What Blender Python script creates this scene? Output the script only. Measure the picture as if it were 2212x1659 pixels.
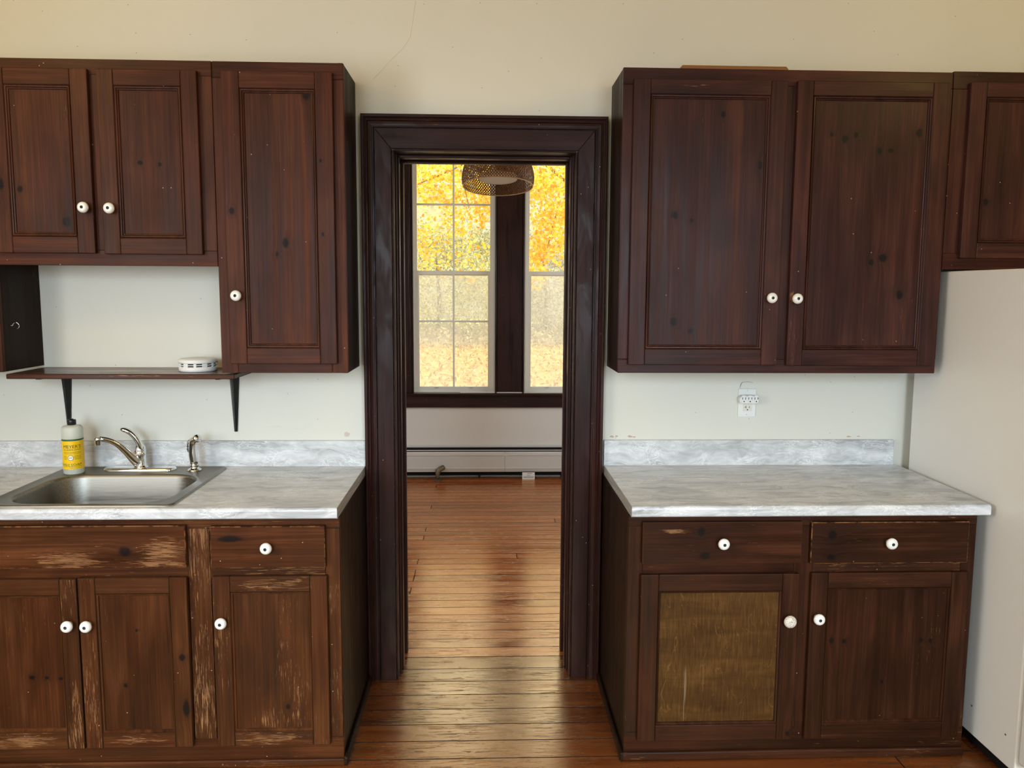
import bpy, bmesh, math, random
import numpy as np
from mathutils import Matrix, Vector
random.seed(7); rng = np.random.default_rng(7)
for o in list(bpy.data.objects): bpy.data.objects.remove(o)
C = bpy.context.scene.collection
scene = bpy.context.scene

# ---------------------------------------------------------------- camera
CAM_H = 1.6316
FPX, CX, CY = 1668.69, 1107.155, 804.567
cd = bpy.data.cameras.new('camera'); cam = bpy.data.objects.new('camera', cd); C.objects.link(cam)
cd.sensor_fit = 'HORIZONTAL'; cd.sensor_width = 36.0
cd.lens = FPX*36.0/2212.0
cd.shift_x = -(CX-1106.0)/2212.0
cd.shift_y = (CY-829.5)/2212.0
cd.clip_start = 0.05; cd.clip_end = 300
def cam_axes(p, y, r):
    fwd = Vector((math.sin(y), math.cos(y), 0)); rt = Vector((math.cos(y), -math.sin(y), 0)); up = Vector((0, 0, 1))
    f2 = fwd*math.cos(p)-up*math.sin(p); u2 = up*math.cos(p)+fwd*math.sin(p)
    return rt*math.cos(r)+u2*math.sin(r), u2*math.cos(r)-rt*math.sin(r), f2
R_, U_, F_ = cam_axes(.107, .0363, .0056)
cam.matrix_world = Matrix(((R_.x, U_.x, -F_.x, 0), (R_.y, U_.y, -F_.y, 0), (R_.z, U_.z, -F_.z, CAM_H), (0, 0, 0, 1)))
scene.camera = cam

# ---------------------------------------------------------------- light and exposure
vs = scene.view_settings
vs.view_transform = 'Standard'; vs.look = 'None'; vs.exposure = 0.0; vs.gamma = 1.0; vs.use_curve_mapping = False
world = bpy.data.worlds.new('world'); scene.world = world; world.use_nodes = True
wb = world.node_tree.nodes['Background']; wb.inputs[0].default_value = (.92, .96, 1.0, 1); wb.inputs[1].default_value = 3.4
def light(name, kind, loc, target, energy, color, size=None, size_y=None, spread=None):
    ld = bpy.data.lights.new(name, kind); ld.energy = energy; ld.color = color
    if kind == 'AREA':
        ld.shape = 'RECTANGLE'; ld.size = size; ld.size_y = size_y
        if spread: ld.spread = math.radians(spread)   # sky light falls steeply through the panes
    elif kind == 'POINT': ld.shadow_soft_size = size
    elif kind == 'SUN': ld.angle = size
    o = bpy.data.objects.new(name, ld); C.objects.link(o); o.location = loc
    if target is not None:
        o.rotation_euler = (Vector(target)-Vector(loc)).to_track_quat('-Z', 'Z').to_euler()
    return o
light('sun', 'SUN', (20, 12, 14), (0, 9, 0), 6.0, (1.0, .95, .86), math.radians(1.0))
# daylight in the two tall windows of the kitchen wall behind the photographer and in the left wall
light('rear_window_daylight', 'AREA', (-1.25, -1.68, 1.75), (-1.25, 3, -.75), 28.5, (.67, .85, 1.0), 1.05, 1.75, 77)
light('rear_window_daylight', 'AREA', (1.35, -1.68, 1.75), (1.35, 3, -.75), 28.5, (.67, .85, 1.0), 1.05, 1.75, 77)
light('left_window_daylight', 'AREA', (-2.42, .55, 1.75), (2, 1.7, 1.0), 36, (.96, .97, 1.0), 1.0, 1.6)
light('added_warm_fill', 'POINT', (-2.05, 1.65, 2.72), None, 15, (1.0, .73, .26), .14)  # added warm fills without fixtures, one per side, brightening the upper wall
light('added_warm_fill', 'POINT', (2.15, 1.65, 2.72), None, 12, (1.0, .73, .26), .14)

# added fill lights on the far room's windowless side walls, out of view
light('far_room_side_fill', 'AREA', (2.38, 5.2, 1.7), (-1, 5.4, .9), 38, (.86, .93, 1.0), 1.0, 1.6)
light('far_room_side_fill', 'AREA', (-2.18, 5.0, 1.7), (1, 5.4, .9), 30, (.86, .93, 1.0), 1.0, 1.6)

# ---------------------------------------------------------------- node helper
def lin(r, g, b):
    f = lambda c: (c/255/12.92) if c/255 <= .04045 else ((c/255+.055)/1.055)**2.4
    return (f(r), f(g), f(b), 1)
class NT:
    def __init__(s, name):
        s.m = bpy.data.materials.new(name); s.m.use_nodes = True; s.t = s.m.node_tree
        s.t.nodes.clear(); s.out = s.n('ShaderNodeOutputMaterial')
    def n(s, kind, **kw):
        nd = s.t.nodes.new(kind)
        for k, v in kw.items(): setattr(nd, k, v)
        return nd
    def set(s, sock, v):
        if isinstance(v, bpy.types.NodeSocket): s.t.links.new(v, sock)
        else: sock.default_value = v
    def math(s, op, a, b=None, c=None, clamp=False):
        nd = s.n('ShaderNodeMath', operation=op, use_clamp=clamp); s.set(nd.inputs[0], a)
        if b is not None: s.set(nd.inputs[1], b)
        if c is not None: s.set(nd.inputs[2], c)
        return nd.outputs[0]
    def vmath(s, op, a, b=None):
        nd = s.n('ShaderNodeVectorMath', operation=op); s.set(nd.inputs[0], a)
        if b is not None: s.set(nd.inputs[1], b)
        return nd.outputs['Value'] if op in ('LENGTH', 'DISTANCE', 'DOT_PRODUCT') else nd.outputs[0]
    def noise(s, vec, scale=1.0, detail=4.0, rough=.55, dist=0.0, col=False):
        nd = s.n('ShaderNodeTexNoise'); s.set(nd.inputs['Vector'], vec); nd.inputs['Scale'].default_value = scale
        nd.inputs['Detail'].default_value = detail; nd.inputs['Roughness'].default_value = rough; nd.inputs['Distortion'].default_value = dist
        return nd.outputs[1 if col else 0]
    def step(s, v, a, b, x=0.0, y=1.0, smooth=True):
        nd = s.n('ShaderNodeMapRange', interpolation_type='SMOOTHSTEP' if smooth else 'LINEAR'); nd.clamp = True
        s.set(nd.inputs['Value'], v); s.set(nd.inputs['From Min'], a); s.set(nd.inputs['From Max'], b)
        s.set(nd.inputs['To Min'], x); s.set(nd.inputs['To Max'], y)
        return nd.outputs[0]
    def ramp(s, v, stops):
        nd = s.n('ShaderNodeValToRGB'); s.set(nd.inputs[0], v); e = nd.color_ramp.elements
        while len(e) < len(stops): e.new(.5)
        for k, (p, c) in enumerate(stops): e[k].position = p; e[k].color = c
        return nd.outputs[0]
    def mix(s, f, a, b, mode='MIX'):
        nd = s.n('ShaderNodeMix', data_type='RGBA', blend_type=mode); s.set(nd.inputs[0], f); s.set(nd.inputs[6], a); s.set(nd.inputs[7], b)
        return nd.outputs[2]
    def bump(s, h, strength=.2, dist=.002):
        nd = s.n('ShaderNodeBump'); s.set(nd.inputs['Height'], h); nd.inputs['Strength'].default_value = strength; nd.inputs['Distance'].default_value = dist
        return nd.outputs[0]
    def coords(s, which='Object', rnd=True):
        tc = s.n('ShaderNodeTexCoord').outputs[which]
        if not rnd: return tc, tc
        r = s.n('ShaderNodeObjectInfo').outputs['Random']
        cb = s.n('ShaderNodeCombineXYZ'); s.set(cb.inputs[0], s.math('MULTIPLY', r, 37.0)); s.set(cb.inputs[1], s.math('MULTIPLY', r, 91.0)); s.set(cb.inputs[2], s.math('MULTIPLY', r, 53.0))
        return tc, s.vmath('ADD', tc, cb.outputs[0])
    def bsdf(s, col, rough=.5, metal=0.0, normal=None, spec=.5, coat=0.0, coat_rough=.1, coat_ior=1.5, emis=None, emis_s=0.0):
        b = s.n('ShaderNodeBsdfPrincipled'); s.set(b.inputs['Base Color'], col); s.set(b.inputs['Roughness'], rough); s.set(b.inputs['Metallic'], metal)
        s.set(b.inputs['Specular IOR Level'], spec); s.set(b.inputs['Coat Weight'], coat); s.set(b.inputs['Coat Roughness'], coat_rough); b.inputs['Coat IOR'].default_value = coat_ior
        if normal is not None: s.set(b.inputs['Normal'], normal)
        if emis is not None: s.set(b.inputs['Emission Color'], emis); s.set(b.inputs['Emission Strength'], emis_s)
        s.t.links.new(b.outputs[0], s.out.inputs[0]); return b
def plain(name, col, rough=.5, metal=0.0, **kw):
    t = NT(name); t.bsdf(col, rough, metal, **kw); return t.m

PAL = {  # dark, mid, light stains
    'upper': (lin(36, 20, 13), lin(68, 38, 25), lin(96, 56, 36)),
    'right': (lin(30, 17, 14), lin(58, 31, 25), lin(84, 48, 36)),
    'base': (lin(34, 17, 7), lin(68, 36, 15), lin(100, 58, 28)),
    'baser': (lin(24, 12, 6), lin(50, 25, 12), lin(76, 42, 22)),
    'casing': (lin(24, 12, 10), lin(46, 25, 22), lin(62, 37, 32)),
    'side': (lin(16, 9, 5), lin(31, 18, 10), lin(46, 28, 16)),
}
_wc = {}
def wood(pal='upper', axis='Z', wear=0.0, knots=(), spots=(), rough=.42, fleck=.985, coat=.0, center=None, bands=False, patchy=False):
    """stained softwood; knots and spots are (x, z, rx, rz[, amount]) in scene metres, moved to the part's own centre"""
    key = (pal, axis, wear, tuple(knots), tuple(spots), rough, fleck, coat, tuple(center) if (knots or spots) and center else None, bands, patchy)
    if key in _wc: return _wc[key]
    t = NT('stained_wood_'+pal)
    raw, p = t.coords()
    k = {'Z': lambda a, l: (a, a, l), 'X': lambda a, l: (l, a, a), 'Y': lambda a, l: (a, l, a)}[axis]
    kn = None; ring = None
    for q in knots:
        dx, dz = q[0]-center[0], q[1]-center[2]
        v = t.vmath('MULTIPLY', t.vmath('SUBTRACT', raw, (dx, 0, dz)), (1/q[2], 0, 1/q[3]))
        d = t.vmath('LENGTH', v)
        d = t.math('ADD', d, t.math('MULTIPLY', t.math('SUBTRACT', t.noise(raw, 60, 2), .5), .5))
        a = t.step(d, .55, 1.25, .92, 0.0); b = t.step(d, .9, 3.2, .55, 0.0)
        m_ = t.math('MAXIMUM', a, 0.0)
        kn = m_ if kn is None else t.math('MAXIMUM', kn, m_)
        ring = b if ring is None else t.math('MAXIMUM', ring, b)
    gp = p
    if ring is not None:   # grain bends round the knots
        cb = t.n('ShaderNodeCombineXYZ'); sw = t.math('MULTIPLY', ring, .012)
        t.set(cb.inputs[0 if axis != 'X' else 2], sw); gp = t.vmath('ADD', p, cb.outputs[0])
    g1 = t.noise(t.vmath('MULTIPLY', gp, k(135, 2.6)), 1, 7, .66, .5)
    g2 = t.noise(t.vmath('MULTIPLY', gp, k(13, .9)), 1, 4, .55, 1.6)
    g3 = t.noise(t.vmath('MULTIPLY', gp, k(5, 3.0)), 1, 3, .55, .3)
    v = t.math('ADD', t.math('MULTIPLY', g1, .36), t.math('ADD', t.math('MULTIPLY', g2, .34), t.math('MULTIPLY', g3, .30)))
    d_, m_, l_ = PAL[pal]
    col = t.ramp(v, [(.34, d_), (.5, m_), (.66, l_)])
    hue = t.noise(t.vmath('MULTIPLY', p, k(3.5, 1.1)), 1, 2)
    col = t.mix(t.step(hue, .42, .68, 0, .55), col, t.mix(1.0, col, (1.12, .86, .78, 1), 'MULTIPLY'))
    if bands:   # panels glued up from several boards of slightly different tone
        sx_ = t.n('ShaderNodeSeparateXYZ'); t.set(sx_.inputs[0], p)
        wn_ = t.n('ShaderNodeTexWhiteNoise', noise_dimensions='1D'); t.set(wn_.inputs['W'], t.math('FLOOR', t.math('MULTIPLY', sx_.outputs[0], 11.0)))
        col = t.mix(t.math('MULTIPLY', wn_.outputs[0], .42), col, t.mix(1.0, col, (.62, .56, .55, 1), 'MULTIPLY'))
    if wear > 0 or spots:
        wn = t.noise(t.vmath('MULTIPLY', gp, k(300, 18)), 1, 5, .7, .3)
        wb_ = t.noise(t.vmath('MULTIPLY', p, k(7, 3)), 1, 3, .6)
        acc = t.math('ADD', t.math('SUBTRACT', wn, .3), t.math('MULTIPLY', wb_, .6))
        sp = None
        for q in spots:
            v_ = t.vmath('MULTIPLY', t.vmath('SUBTRACT', raw, (q[0]-center[0], 0, q[1]-center[2])), (1/q[2], 0, 1/q[3]))
            e = t.step(t.vmath('LENGTH', v_), .15, 1.25, q[4] if len(q) > 4 else .2, 0.0)
            sp = e if sp is None else t.math('MAXIMUM', sp, e)
        if sp is not None: acc = t.math('ADD', acc, sp)
        th = .76-.30*wear
        wm = t.step(acc, th, th+.09, 0, .8)
        tan = t.ramp(t.noise(t.vmath('MULTIPLY', p, k(60, 5)), 1, 4), [(.3, lin(96, 62, 36)), (.7, lin(166, 120, 80))])
        col = t.mix(wm, col, tan)
    if kn is not None:
        col = t.mix(t.math('MULTIPLY', ring, .35), col, (.012, .006, .003, 1)); col = t.mix(kn, col, (.006, .0035, .003, 1))
    if fleck < 1:
        vo = t.n('ShaderNodeTexVoronoi'); t.set(vo.inputs['Vector'], p); vo.inputs['Scale'].default_value = 70
        f1 = t.step(vo.outputs['Distance'], .05, .16, 1, 0)
        sep = t.n('ShaderNodeSeparateColor'); t.set(sep.inputs[0], vo.outputs['Color'])
        col = t.mix(t.math('MULTIPLY', t.math('GREATER_THAN', sep.outputs[0], fleck), f1), col, lin(196, 176, 146))
    rr = t.step(g2, .3, .7, rough-.06, rough+.1)
    if patchy: rr = t.step(t.noise(t.vmath('MULTIPLY', p, k(16, 5)), 1, 4, .6, .8), .40, .64, rough+.06, rough+.26)
    t.bsdf(col, rr, normal=t.bump(g1, .18, .0012), coat=coat, coat_rough=.2, spec={'right': .17, 'casing': .17}.get(pal, .12))
    _wc[key] = t.m; return t.m
def worn_edge():
    t = NT('worn_edge'); tc, p = t.coords(); n = t.noise(p, 26, 4, .7)
    t.bsdf(t.ramp(n, [(.42, lin(46, 26, 12)), (.58, lin(128, 86, 50))]), .75, spec=.1); return t.m
WORN = worn_edge()
WORN_D = plain('worn_edge_dark', lin(62, 37, 19), .75, spec=.1)

def marble():
    t = NT('grey_marble_laminate'); tc, p = t.coords(rnd=False)
    w = t.vmath('ADD', p, t.vmath('MULTIPLY', t.vmath('SUBTRACT', t.noise(p, 4, 3, col=True), (.5, .5, .5)), (.22, .12, .10)))
    s1 = t.vmath('MULTIPLY', w, (5, 20, 24))
    n1 = t.noise(s1, 1, 8, .66, .8)
    n2 = t.noise(t.vmath('MULTIPLY', w, (11, 40, 40)), 1, 6, .7, 1.6)
    vein = t.math('ABSOLUTE', t.math('SUBTRACT', n2, .5))
    vm = t.step(vein, .0, .035, 1, 0)
    gate = t.step(t.noise(p, 6, 3), .42, .62)
    col = t.ramp(n1, [(.30, lin(148, 149, 151)), (.46, lin(190, 191, 192)), (.60, lin(213, 214, 215)), (.76, lin(231, 232, 232))])
    col = t.mix(t.math('MULTIPLY', t.math('MULTIPLY', vm, gate), .8), col, lin(244, 246, 247))
    t.bsdf(col, .34, normal=t.bump(n1, .04, .001)); return t.m
MARBLE = marble()
def laminate_end():
    t = NT('laminate_end'); tc, p = t.coords(rnd=False)
    n = t.noise(t.vmath('MULTIPLY', p, (60, 6, 60)), 1, 4)
    t.bsdf(t.ramp(n, [(.3, lin(138, 134, 128)), (.7, lin(176, 172, 166))]), .5); return t.m
LAMEND = laminate_end()

def paint(name, col, stain=0.0):
    t = NT(name); tc, p = t.coords(rnd=False)
    n = t.noise(p, 2.2, 4); f = t.noise(p, 140, 3)
    c = t.mix(t.step(n, .35, .68, 0, .16), col, tuple(x*.86 for x in col[:3])+(1,))
    if stain:
        s = t.noise(t.vmath('MULTIPLY', p, (3, 3, 9)), 1, 6, .7); c = t.mix(t.step(s, .62, .74, 0, stain), c, lin(196, 182, 150))
        sx3 = t.n('ShaderNodeSeparateXYZ'); t.set(sx3.inputs[0], p); cb3 = t.n('ShaderNodeCombineXYZ'); t.set(cb3.inputs[0], sx3.outputs[0]); t.set(cb3.inputs[1], sx3.outputs[2])
        vo = t.n('ShaderNodeTexVoronoi', voronoi_dimensions='2D'); t.set(vo.inputs['Vector'], cb3.outputs[0]); vo.inputs['Scale'].default_value = 9
        sep = t.n('ShaderNodeSeparateColor'); t.set(sep.inputs[0], vo.outputs['Color'])
        dot = t.math('MULTIPLY', t.step(vo.outputs['Distance'], .010, .022, .7, 0), t.math('GREATER_THAN', sep.outputs[0], .72))
        c = t.mix(dot, c, lin(110, 100, 88))
    t.bsdf(c, .62, normal=t.bump(t.math('ADD', t.math('MULTIPLY', n, 2.0), f), .05, .002)); return t.m
WALL = paint('kitchen_wall_paint', lin(222, 219, 206), .25)
WALLO = paint('plain_wall_paint', lin(176, 164, 136))
WALL2 = paint('far_room_paint', lin(224, 219, 212), .1)
CEIL = paint('ceiling_paint', lin(238, 222, 176))
WHITEP = plain('old_white_paint', lin(214, 208, 196), .5)
SASHP = plain('sash_paint', lin(238, 234, 222), .45)

def floorwood(name, a, b, c_, gloss, worn):
    t = NT(name); tc, p = t.coords()
    r = t.n('ShaderNodeObjectInfo').outputs['Random']
    g1 = t.noise(t.vmath('MULTIPLY', p, (2.0, 60, 60)), 1, 7, .65, .5)
    g2 = t.noise(t.vmath('MULTIPLY', p, (.7, 9, 9)), 1, 4, .55, 1.2)
    v = t.math('ADD', t.math('MULTIPLY', g1, .5), t.math('ADD', t.math('MULTIPLY', g2, .35), t.math('MULTIPLY', r, .15)))
    col = t.ramp(v, [(.32, a), (.5, b), (.7, c_)])
    sc = t.noise(t.vmath('MULTIPLY', p, (7, 90, 9)), 1, 6, .72, 1.2)
    scr = t.step(sc, .545, .60, 0, worn)
    big = t.step(t.noise(p, 3.0, 4), .36, .56)
    scr = t.math('MULTIPLY', scr, big)
    col = t.mix(scr, col, (.018, .009, .005, 1))
    rr = t.math('ADD', t.step(g2, .3, .7, gloss-.05, gloss+.07), t.math('MULTIPLY', scr, .25))
    wav = t.noise(t.vmath('MULTIPLY', p, (5, 14, 5)), 1, 3)
    fine = t.noise(t.vmath('MULTIPLY', p, (90, 260, 90)), 1, 3, .6)
    h = t.math('ADD', t.math('ADD', t.math('MULTIPLY', g1, .5), t.math('MULTIPLY', fine, .55)), t.math('ADD', t.math('MULTIPLY', wav, .9), t.math('MULTIPLY', scr, -1.2)))
    b = t.bsdf(col, rr, normal=t.bump(h, .16, .0025)); b.inputs['IOR'].default_value = 3.6; b.inputs['Specular Tint'].default_value = (1.0, .81, .48, 1); return t.m
FL_K = floorwood('kitchen_floorboards', lin(66, 26, 8), lin(116, 56, 20), lin(150, 82, 34), .20, .95)
FL_F = floorwood('far_floorboards', lin(110, 46, 20), lin(166, 84, 40), lin(198, 116, 60), .18, .45)

CHROME = plain('chrome', (.78, .79, .80, 1), .06, 1.0)
def steel():
    t = NT('brushed_steel'); tc, p = t.coords(rnd=False)
    n = t.noise(t.vmath('MULTIPLY', p, (8, 200, 200)), 1, 4)
    t.bsdf(t.ramp(n, [(.3, lin(124, 120, 112)), (.7, lin(156, 152, 143))]), t.step(n, .3, .7, .36, .48), 1.0); return t.m
STEEL = steel()
PORC = plain('white_porcelain', lin(238, 236, 230), .12, coat=.6, coat_rough=.05)
def speckled():
    t = NT('speckled_porcelain'); tc, p = t.coords(rnd=False)
    n = t.noise(p, 260, 3); t.bsdf(t.ramp(n, [(.36, lin(150, 130, 108)), (.46, lin(224, 214, 200))]), .3); return t.m
SPECK = speckled()
SCREW = plain('dark_screw', (.012, .012, .012, 1), .4)
BLACK = plain('black_iron', lin(14, 18, 20), .32)
BLKPL = plain('black_plastic', lin(20, 20, 21), .4)
PLASTIC = plain('white_plastic', lin(232, 231, 226), .35)
FRIDGE = plain('fridge_enamel', lin(243, 241, 236), .38)
FRIDGED = plain('fridge_door_enamel', lin(232, 230, 226), .3)
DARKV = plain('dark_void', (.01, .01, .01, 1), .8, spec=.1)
HEATER = plain('heater_enamel', lin(206, 201, 196), .32)

# ---------------------------------------------------------------- geometry helpers
def link(o, parent=None, loc=None):
    C.objects.link(o)
    if parent is not None:
        o.parent = parent
        if loc is not None: o.location = Vector(loc)-wloc(parent)
    elif loc is not None: o.location = loc
    return o
_w = {}
def wloc(o):
    v = Vector(o.location)
    while o.parent is not None: o = o.parent; v = v+Vector(o.location)
    return v
def mesh(name, verts, faces, mat, parent=None, loc=(0, 0, 0), smooth=False, mats=None, idx=None):
    me = bpy.data.meshes.new(name); me.from_pydata([tuple(v) for v in verts], [], faces); me.update()
    if mats:
        for m in mats: me.materials.append(m)
        if idx is not None: me.polygons.foreach_set('material_index', idx)
    elif mat: me.materials.append(mat)
    if smooth: me.polygons.foreach_set('use_smooth', [True]*len(me.polygons))
    return link(bpy.data.objects.new(name, me), parent, loc)
def from_bm(name, bm, mat, parent=None, loc=(0, 0, 0), smooth=False, edge_mat=None):
    bmesh.ops.recalc_face_normals(bm, faces=bm.faces)
    me = bpy.data.meshes.new(name); bm.to_mesh(me); bm.free()
    me.materials.append(mat)
    if edge_mat: me.materials.append(edge_mat)
    if smooth: me.polygons.foreach_set('use_smooth', [True]*len(me.polygons))
    return link(bpy.data.objects.new(name, me), parent, loc)
def box(name, x0, x1, y0, y1, z0, z1, mat, parent=None, bevel=.0015, seg=1, edge_mat=None):
    bm = bmesh.new(); bmesh.ops.create_cube(bm, size=1.0)
    sx, sy, sz = x1-x0, y1-y0, z1-z0
    bmesh.ops.scale(bm, vec=(sx, sy, sz), verts=bm.verts)
    b = min(bevel, .4*min(sx, sy, sz))
    if b > 0:
        r = bmesh.ops.bevel(bm, geom=list(bm.edges), offset=b, segments=seg, affect='EDGES', profile=.5)
        if edge_mat:
            for f in r['faces']: f.material_index = 1
    if callable(mat): mat = mat(((x0+x1)/2, (y0+y1)/2, (z0+z1)/2))
    return from_bm(name, bm, mat, parent, ((x0+x1)/2, (y0+y1)/2, (z0+z1)/2), edge_mat=edge_mat)
def frame_loft(name, x0, x1, z0, z1, prof, mat, parent, y, open_bottom=False, cap=False):
    """rectangular frame with mitred corners; prof = (inset, depth towards the room) pairs"""
    cx, cz = (x0+x1)/2, (z0+z1)/2; V = []; F = []
    for (i, d) in prof:
        a, b, c, e = x0+i-cx, x1-i-cx, z0+i-cz, z1-i-cz
        if open_bottom: c = z0-cz
        V += [(a, -d, c), (a, -d, e), (b, -d, e), (b, -d, c)]
    for k in range(len(prof)-1):
        for s in range(3 if open_bottom else 4):
            p, q = k*4+s, k*4+(s+1) % 4
            F.append((p, q, q+4, p+4))
    if cap: n = (len(prof)-1)*4; F.append((n, n+1, n+2, n+3))
    bm = bmesh.new(); vv = [bm.verts.new(v) for v in V]
    for f in F: bm.faces.new([vv[k] for k in f])
    if callable(mat): mat = mat((cx, y, cz))
    bmesh.ops.recalc_face_normals(bm, faces=bm.faces)
    return from_bm(name, bm, mat, parent, (cx, y, cz))
def lathe_data(prof, n=24):
    V = []; F = []
    for (r, z) in prof:
        for k in range(n): a = 2*math.pi*k/n; V.append((r*math.cos(a), r*math.sin(a), z))
    for j in range(len(prof)-1):
        for k in range(n): F.append((j*n+k, j*n+(k+1) % n, (j+1)*n+(k+1) % n, (j+1)*n+k))
    F.append(tuple(range(n-1, -1, -1))); m = (len(prof)-1)*n; F.append(tuple(range(m, m+n)))
    return V, F
def lathe(name, prof, mat, parent=None, loc=(0, 0, 0), n=24, mats=None, idxf=None):
    V, F = lathe_data(prof, n)
    idx = [idxf(j) for j in range(len(prof)-1) for _ in range(n)]+[idxf(0), idxf(len(prof)-2)] if idxf else None
    return mesh(name, V, F, mat, parent, loc, True, mats, idx)
def tube_data(pts, rad, n=10, flat=1.0):
    pts = [Vector(p) for p in pts]; V = []; F = []
    if not hasattr(rad, '__len__'): rad = [rad]*len(pts)
    up = Vector((0, 0, 1))
    for i, p in enumerate(pts):
        d = (pts[min(i+1, len(pts)-1)]-pts[max(i-1, 0)]).normalized()
        s = d.cross(up)
        if s.length < .05: s = d.cross(Vector((0, 1, 0)))
        s.normalize(); u = s.cross(d)
        for k in range(n):
            a = 2*math.pi*k/n; V.append(p+s*rad[i]*math.cos(a)+u*rad[i]*flat*math.sin(a))
    for i in range(len(pts)-1):
        for k in range(n): F.append((i*n+k, i*n+(k+1) % n, (i+1)*n+(k+1) % n, (i+1)*n+k))
    F.append(tuple(range(n-1, -1, -1))); m = (len(pts)-1)*n; F.append(tuple(range(m, m+n)))
    return V, F
def tube(name, pts, rad, mat, parent=None, loc=(0, 0, 0), n=10, flat=1.0):
    V, F = tube_data([Vector(p)-Vector(loc) for p in pts], rad, n, flat); return mesh(name, V, F, mat, parent, loc, True)
def bez(p0, p1, p2, p3, n=12):
    P = [Vector(p) for p in (p0, p1, p2, p3)]; o = []
    for k in range(n+1):
        t = k/n; o.append(P[0]*(1-t)**3+P[1]*3*t*(1-t)**2+P[2]*3*t*t*(1-t)+P[3]*t**3)
    return o
def thing(name, label, cat, loc, group=None):
    o = bpy.data.objects.new(name, None); C.objects.link(o); o.location = loc; o.empty_display_size = .1
    o['label'] = label; o['category'] = cat
    if group: o['group'] = group
    return o
def tag(o, label, cat, group=None):
    o['label'] = label; o['category'] = cat
    if group: o['group'] = group
    return o
def struct(o, label=None):
    o['kind'] = 'structure'
    if label: o['label'] = label
    return o
def multibox(name, boxes, mat, loc, parent=None):
    V = []; F = []
    for (x0, x1, y0, y1, z0, z1) in boxes:
        b = len(V)
        for x in (x0, x1):
            for y in (y0, y1):
                for z in (z0, z1): V.append((x-loc[0], y-loc[1], z-loc[2]))
        F += [(b, b+1, b+3, b+2), (b+4, b+6, b+7, b+5), (b, b+4, b+5, b+1), (b+2, b+3, b+7, b+6), (b, b+2, b+6, b+4), (b+1, b+5, b+7, b+3)]
    return mesh(name, V, F, mat, parent, loc)

# ---------------------------------------------------------------- dimensions (metres)
D = 3.125            # face of the kitchen wall with the doorway
WB = 3.335           # its far-room face
YF = 6.63            # window wall of the far room
KX0, KX1, KY0, KH = -2.45, 2.75, -1.75, 3.05
FX0, FX1, FH = -2.2, 2.4, 3.0
OX, OZ = .362, 2.172  # doorway half width, height

# ---------------------------------------------------------------- structure
struct(multibox('wall_back', [(KX0, -OX, D, WB, 0, KH), (OX, KX1, D, WB, 0, KH), (-OX, OX, D, WB, OZ, KH)], WALL, (0, D, 0)), 'cream painted kitchen wall around the doorway')
struct(multibox('wall_left', [(KX0-.15, KX0, KY0, WB, 0, .9), (KX0-.15, KX0, KY0, WB, 2.6, KH), (KX0-.15, KX0, KY0, .0, .9, 2.6), (KX0-.15, KX0, 1.1, WB, .9, 2.6)], WALLO, (KX0, 0, 0)))
struct(multibox('wall_right', [(KX1, KX1+.15, KY0, WB, 0, KH)], WALLO, (KX1, 0, 0)))
struct(multibox('wall_rear', [(KX0, KX1, KY0-.15, KY0, 0, .8), (KX0, KX1, KY0-.15, KY0, 2.7, KH), (KX0, -1.82, KY0-.15, KY0, .8, 2.7), (-.68, .78, KY0-.15, KY0, .8, 2.7), (1.92, KX1, KY0-.15, KY0, .8, 2.7)], WALLO, (0, KY0, 0)))
struct(multibox('ceiling', [(KX0, KX1, KY0-.15, WB, KH, KH+.1)], CEIL, (0, 0, KH)))
struct(multibox('ceiling', [(FX0-.1, FX1+.1, WB, YF+.2, FH, FH+.1)], CEIL, (0, 5, FH)))
W1, W2 = (-.62, .085), (.342, 1.047)      # window openings
WZ0, WZ1 = .735, 2.84
struct(multibox('wall_far', [(FX0, W1[0], YF, YF+.2, 0, FH), (W1[1], W2[0], YF, YF+.2, 0, FH), (W2[1], FX1, YF, YF+.2, 0, FH),
    (W1[0], W1[1], YF, YF+.2, 0, WZ0), (W1[0], W1[1], YF, YF+.2, WZ1, FH), (W2[0], W2[1], YF, YF+.2, 0, WZ0), (W2[0], W2[1], YF, YF+.2, WZ1, FH)], WALL2, (0, YF, 0)), 'beige window wall of the far room')
struct(multibox('wall_far_left', [(FX0-.1, FX0, WB, YF+.2, 0, FH)], WALL2, (FX0, 5, 0)))
struct(multibox('wall_far_right', [(FX1, FX1+.1, WB, YF+.2, 0, FH)], WALL2, (FX1, 5, 0)))

# floor: boards run left to right, laid one by one on a dark subfloor
floor = struct(multibox('floor', [(KX0, KX1, KY0, WB, -.05, -.02), (FX0, FX1, WB, YF, -.05, -.02)], DARKV, (0, 0, 0)), 'varnished reddish brown floorboards')
_pm = {}
def plank(x0, x1, y0, y1, mat, dz):
    L, Wd = round(x1-x0, 2), round(y1-y0, 4)
    key = (L, Wd, mat.name)
    if key not in _pm:
        bm = bmesh.new(); bmesh.ops.create_cube(bm, size=1.0); bmesh.ops.scale(bm, vec=(L-.0015, Wd-.0016, .02), verts=bm.verts)
        bv = bmesh.ops.bevel(bm, geom=[e for e in bm.edges if all(v.co.z > 0 for v in e.verts)], offset=.0014, segments=1, affect='EDGES')
        for f in bv['faces']: f.material_index = 1
        me = bpy.data.meshes.new('floorboard'); bm.to_mesh(me); bm.free(); me.materials.append(mat); me.materials.append(DARKV); _pm[key] = me
    o = bpy.data.objects.new('floorboard', _pm[key]); o.rotation_euler.x = random.uniform(-.0025, .0025)
    link(o, floor, ((x0+x1)/2, (y0+y1)/2, -.01+dz))
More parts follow.
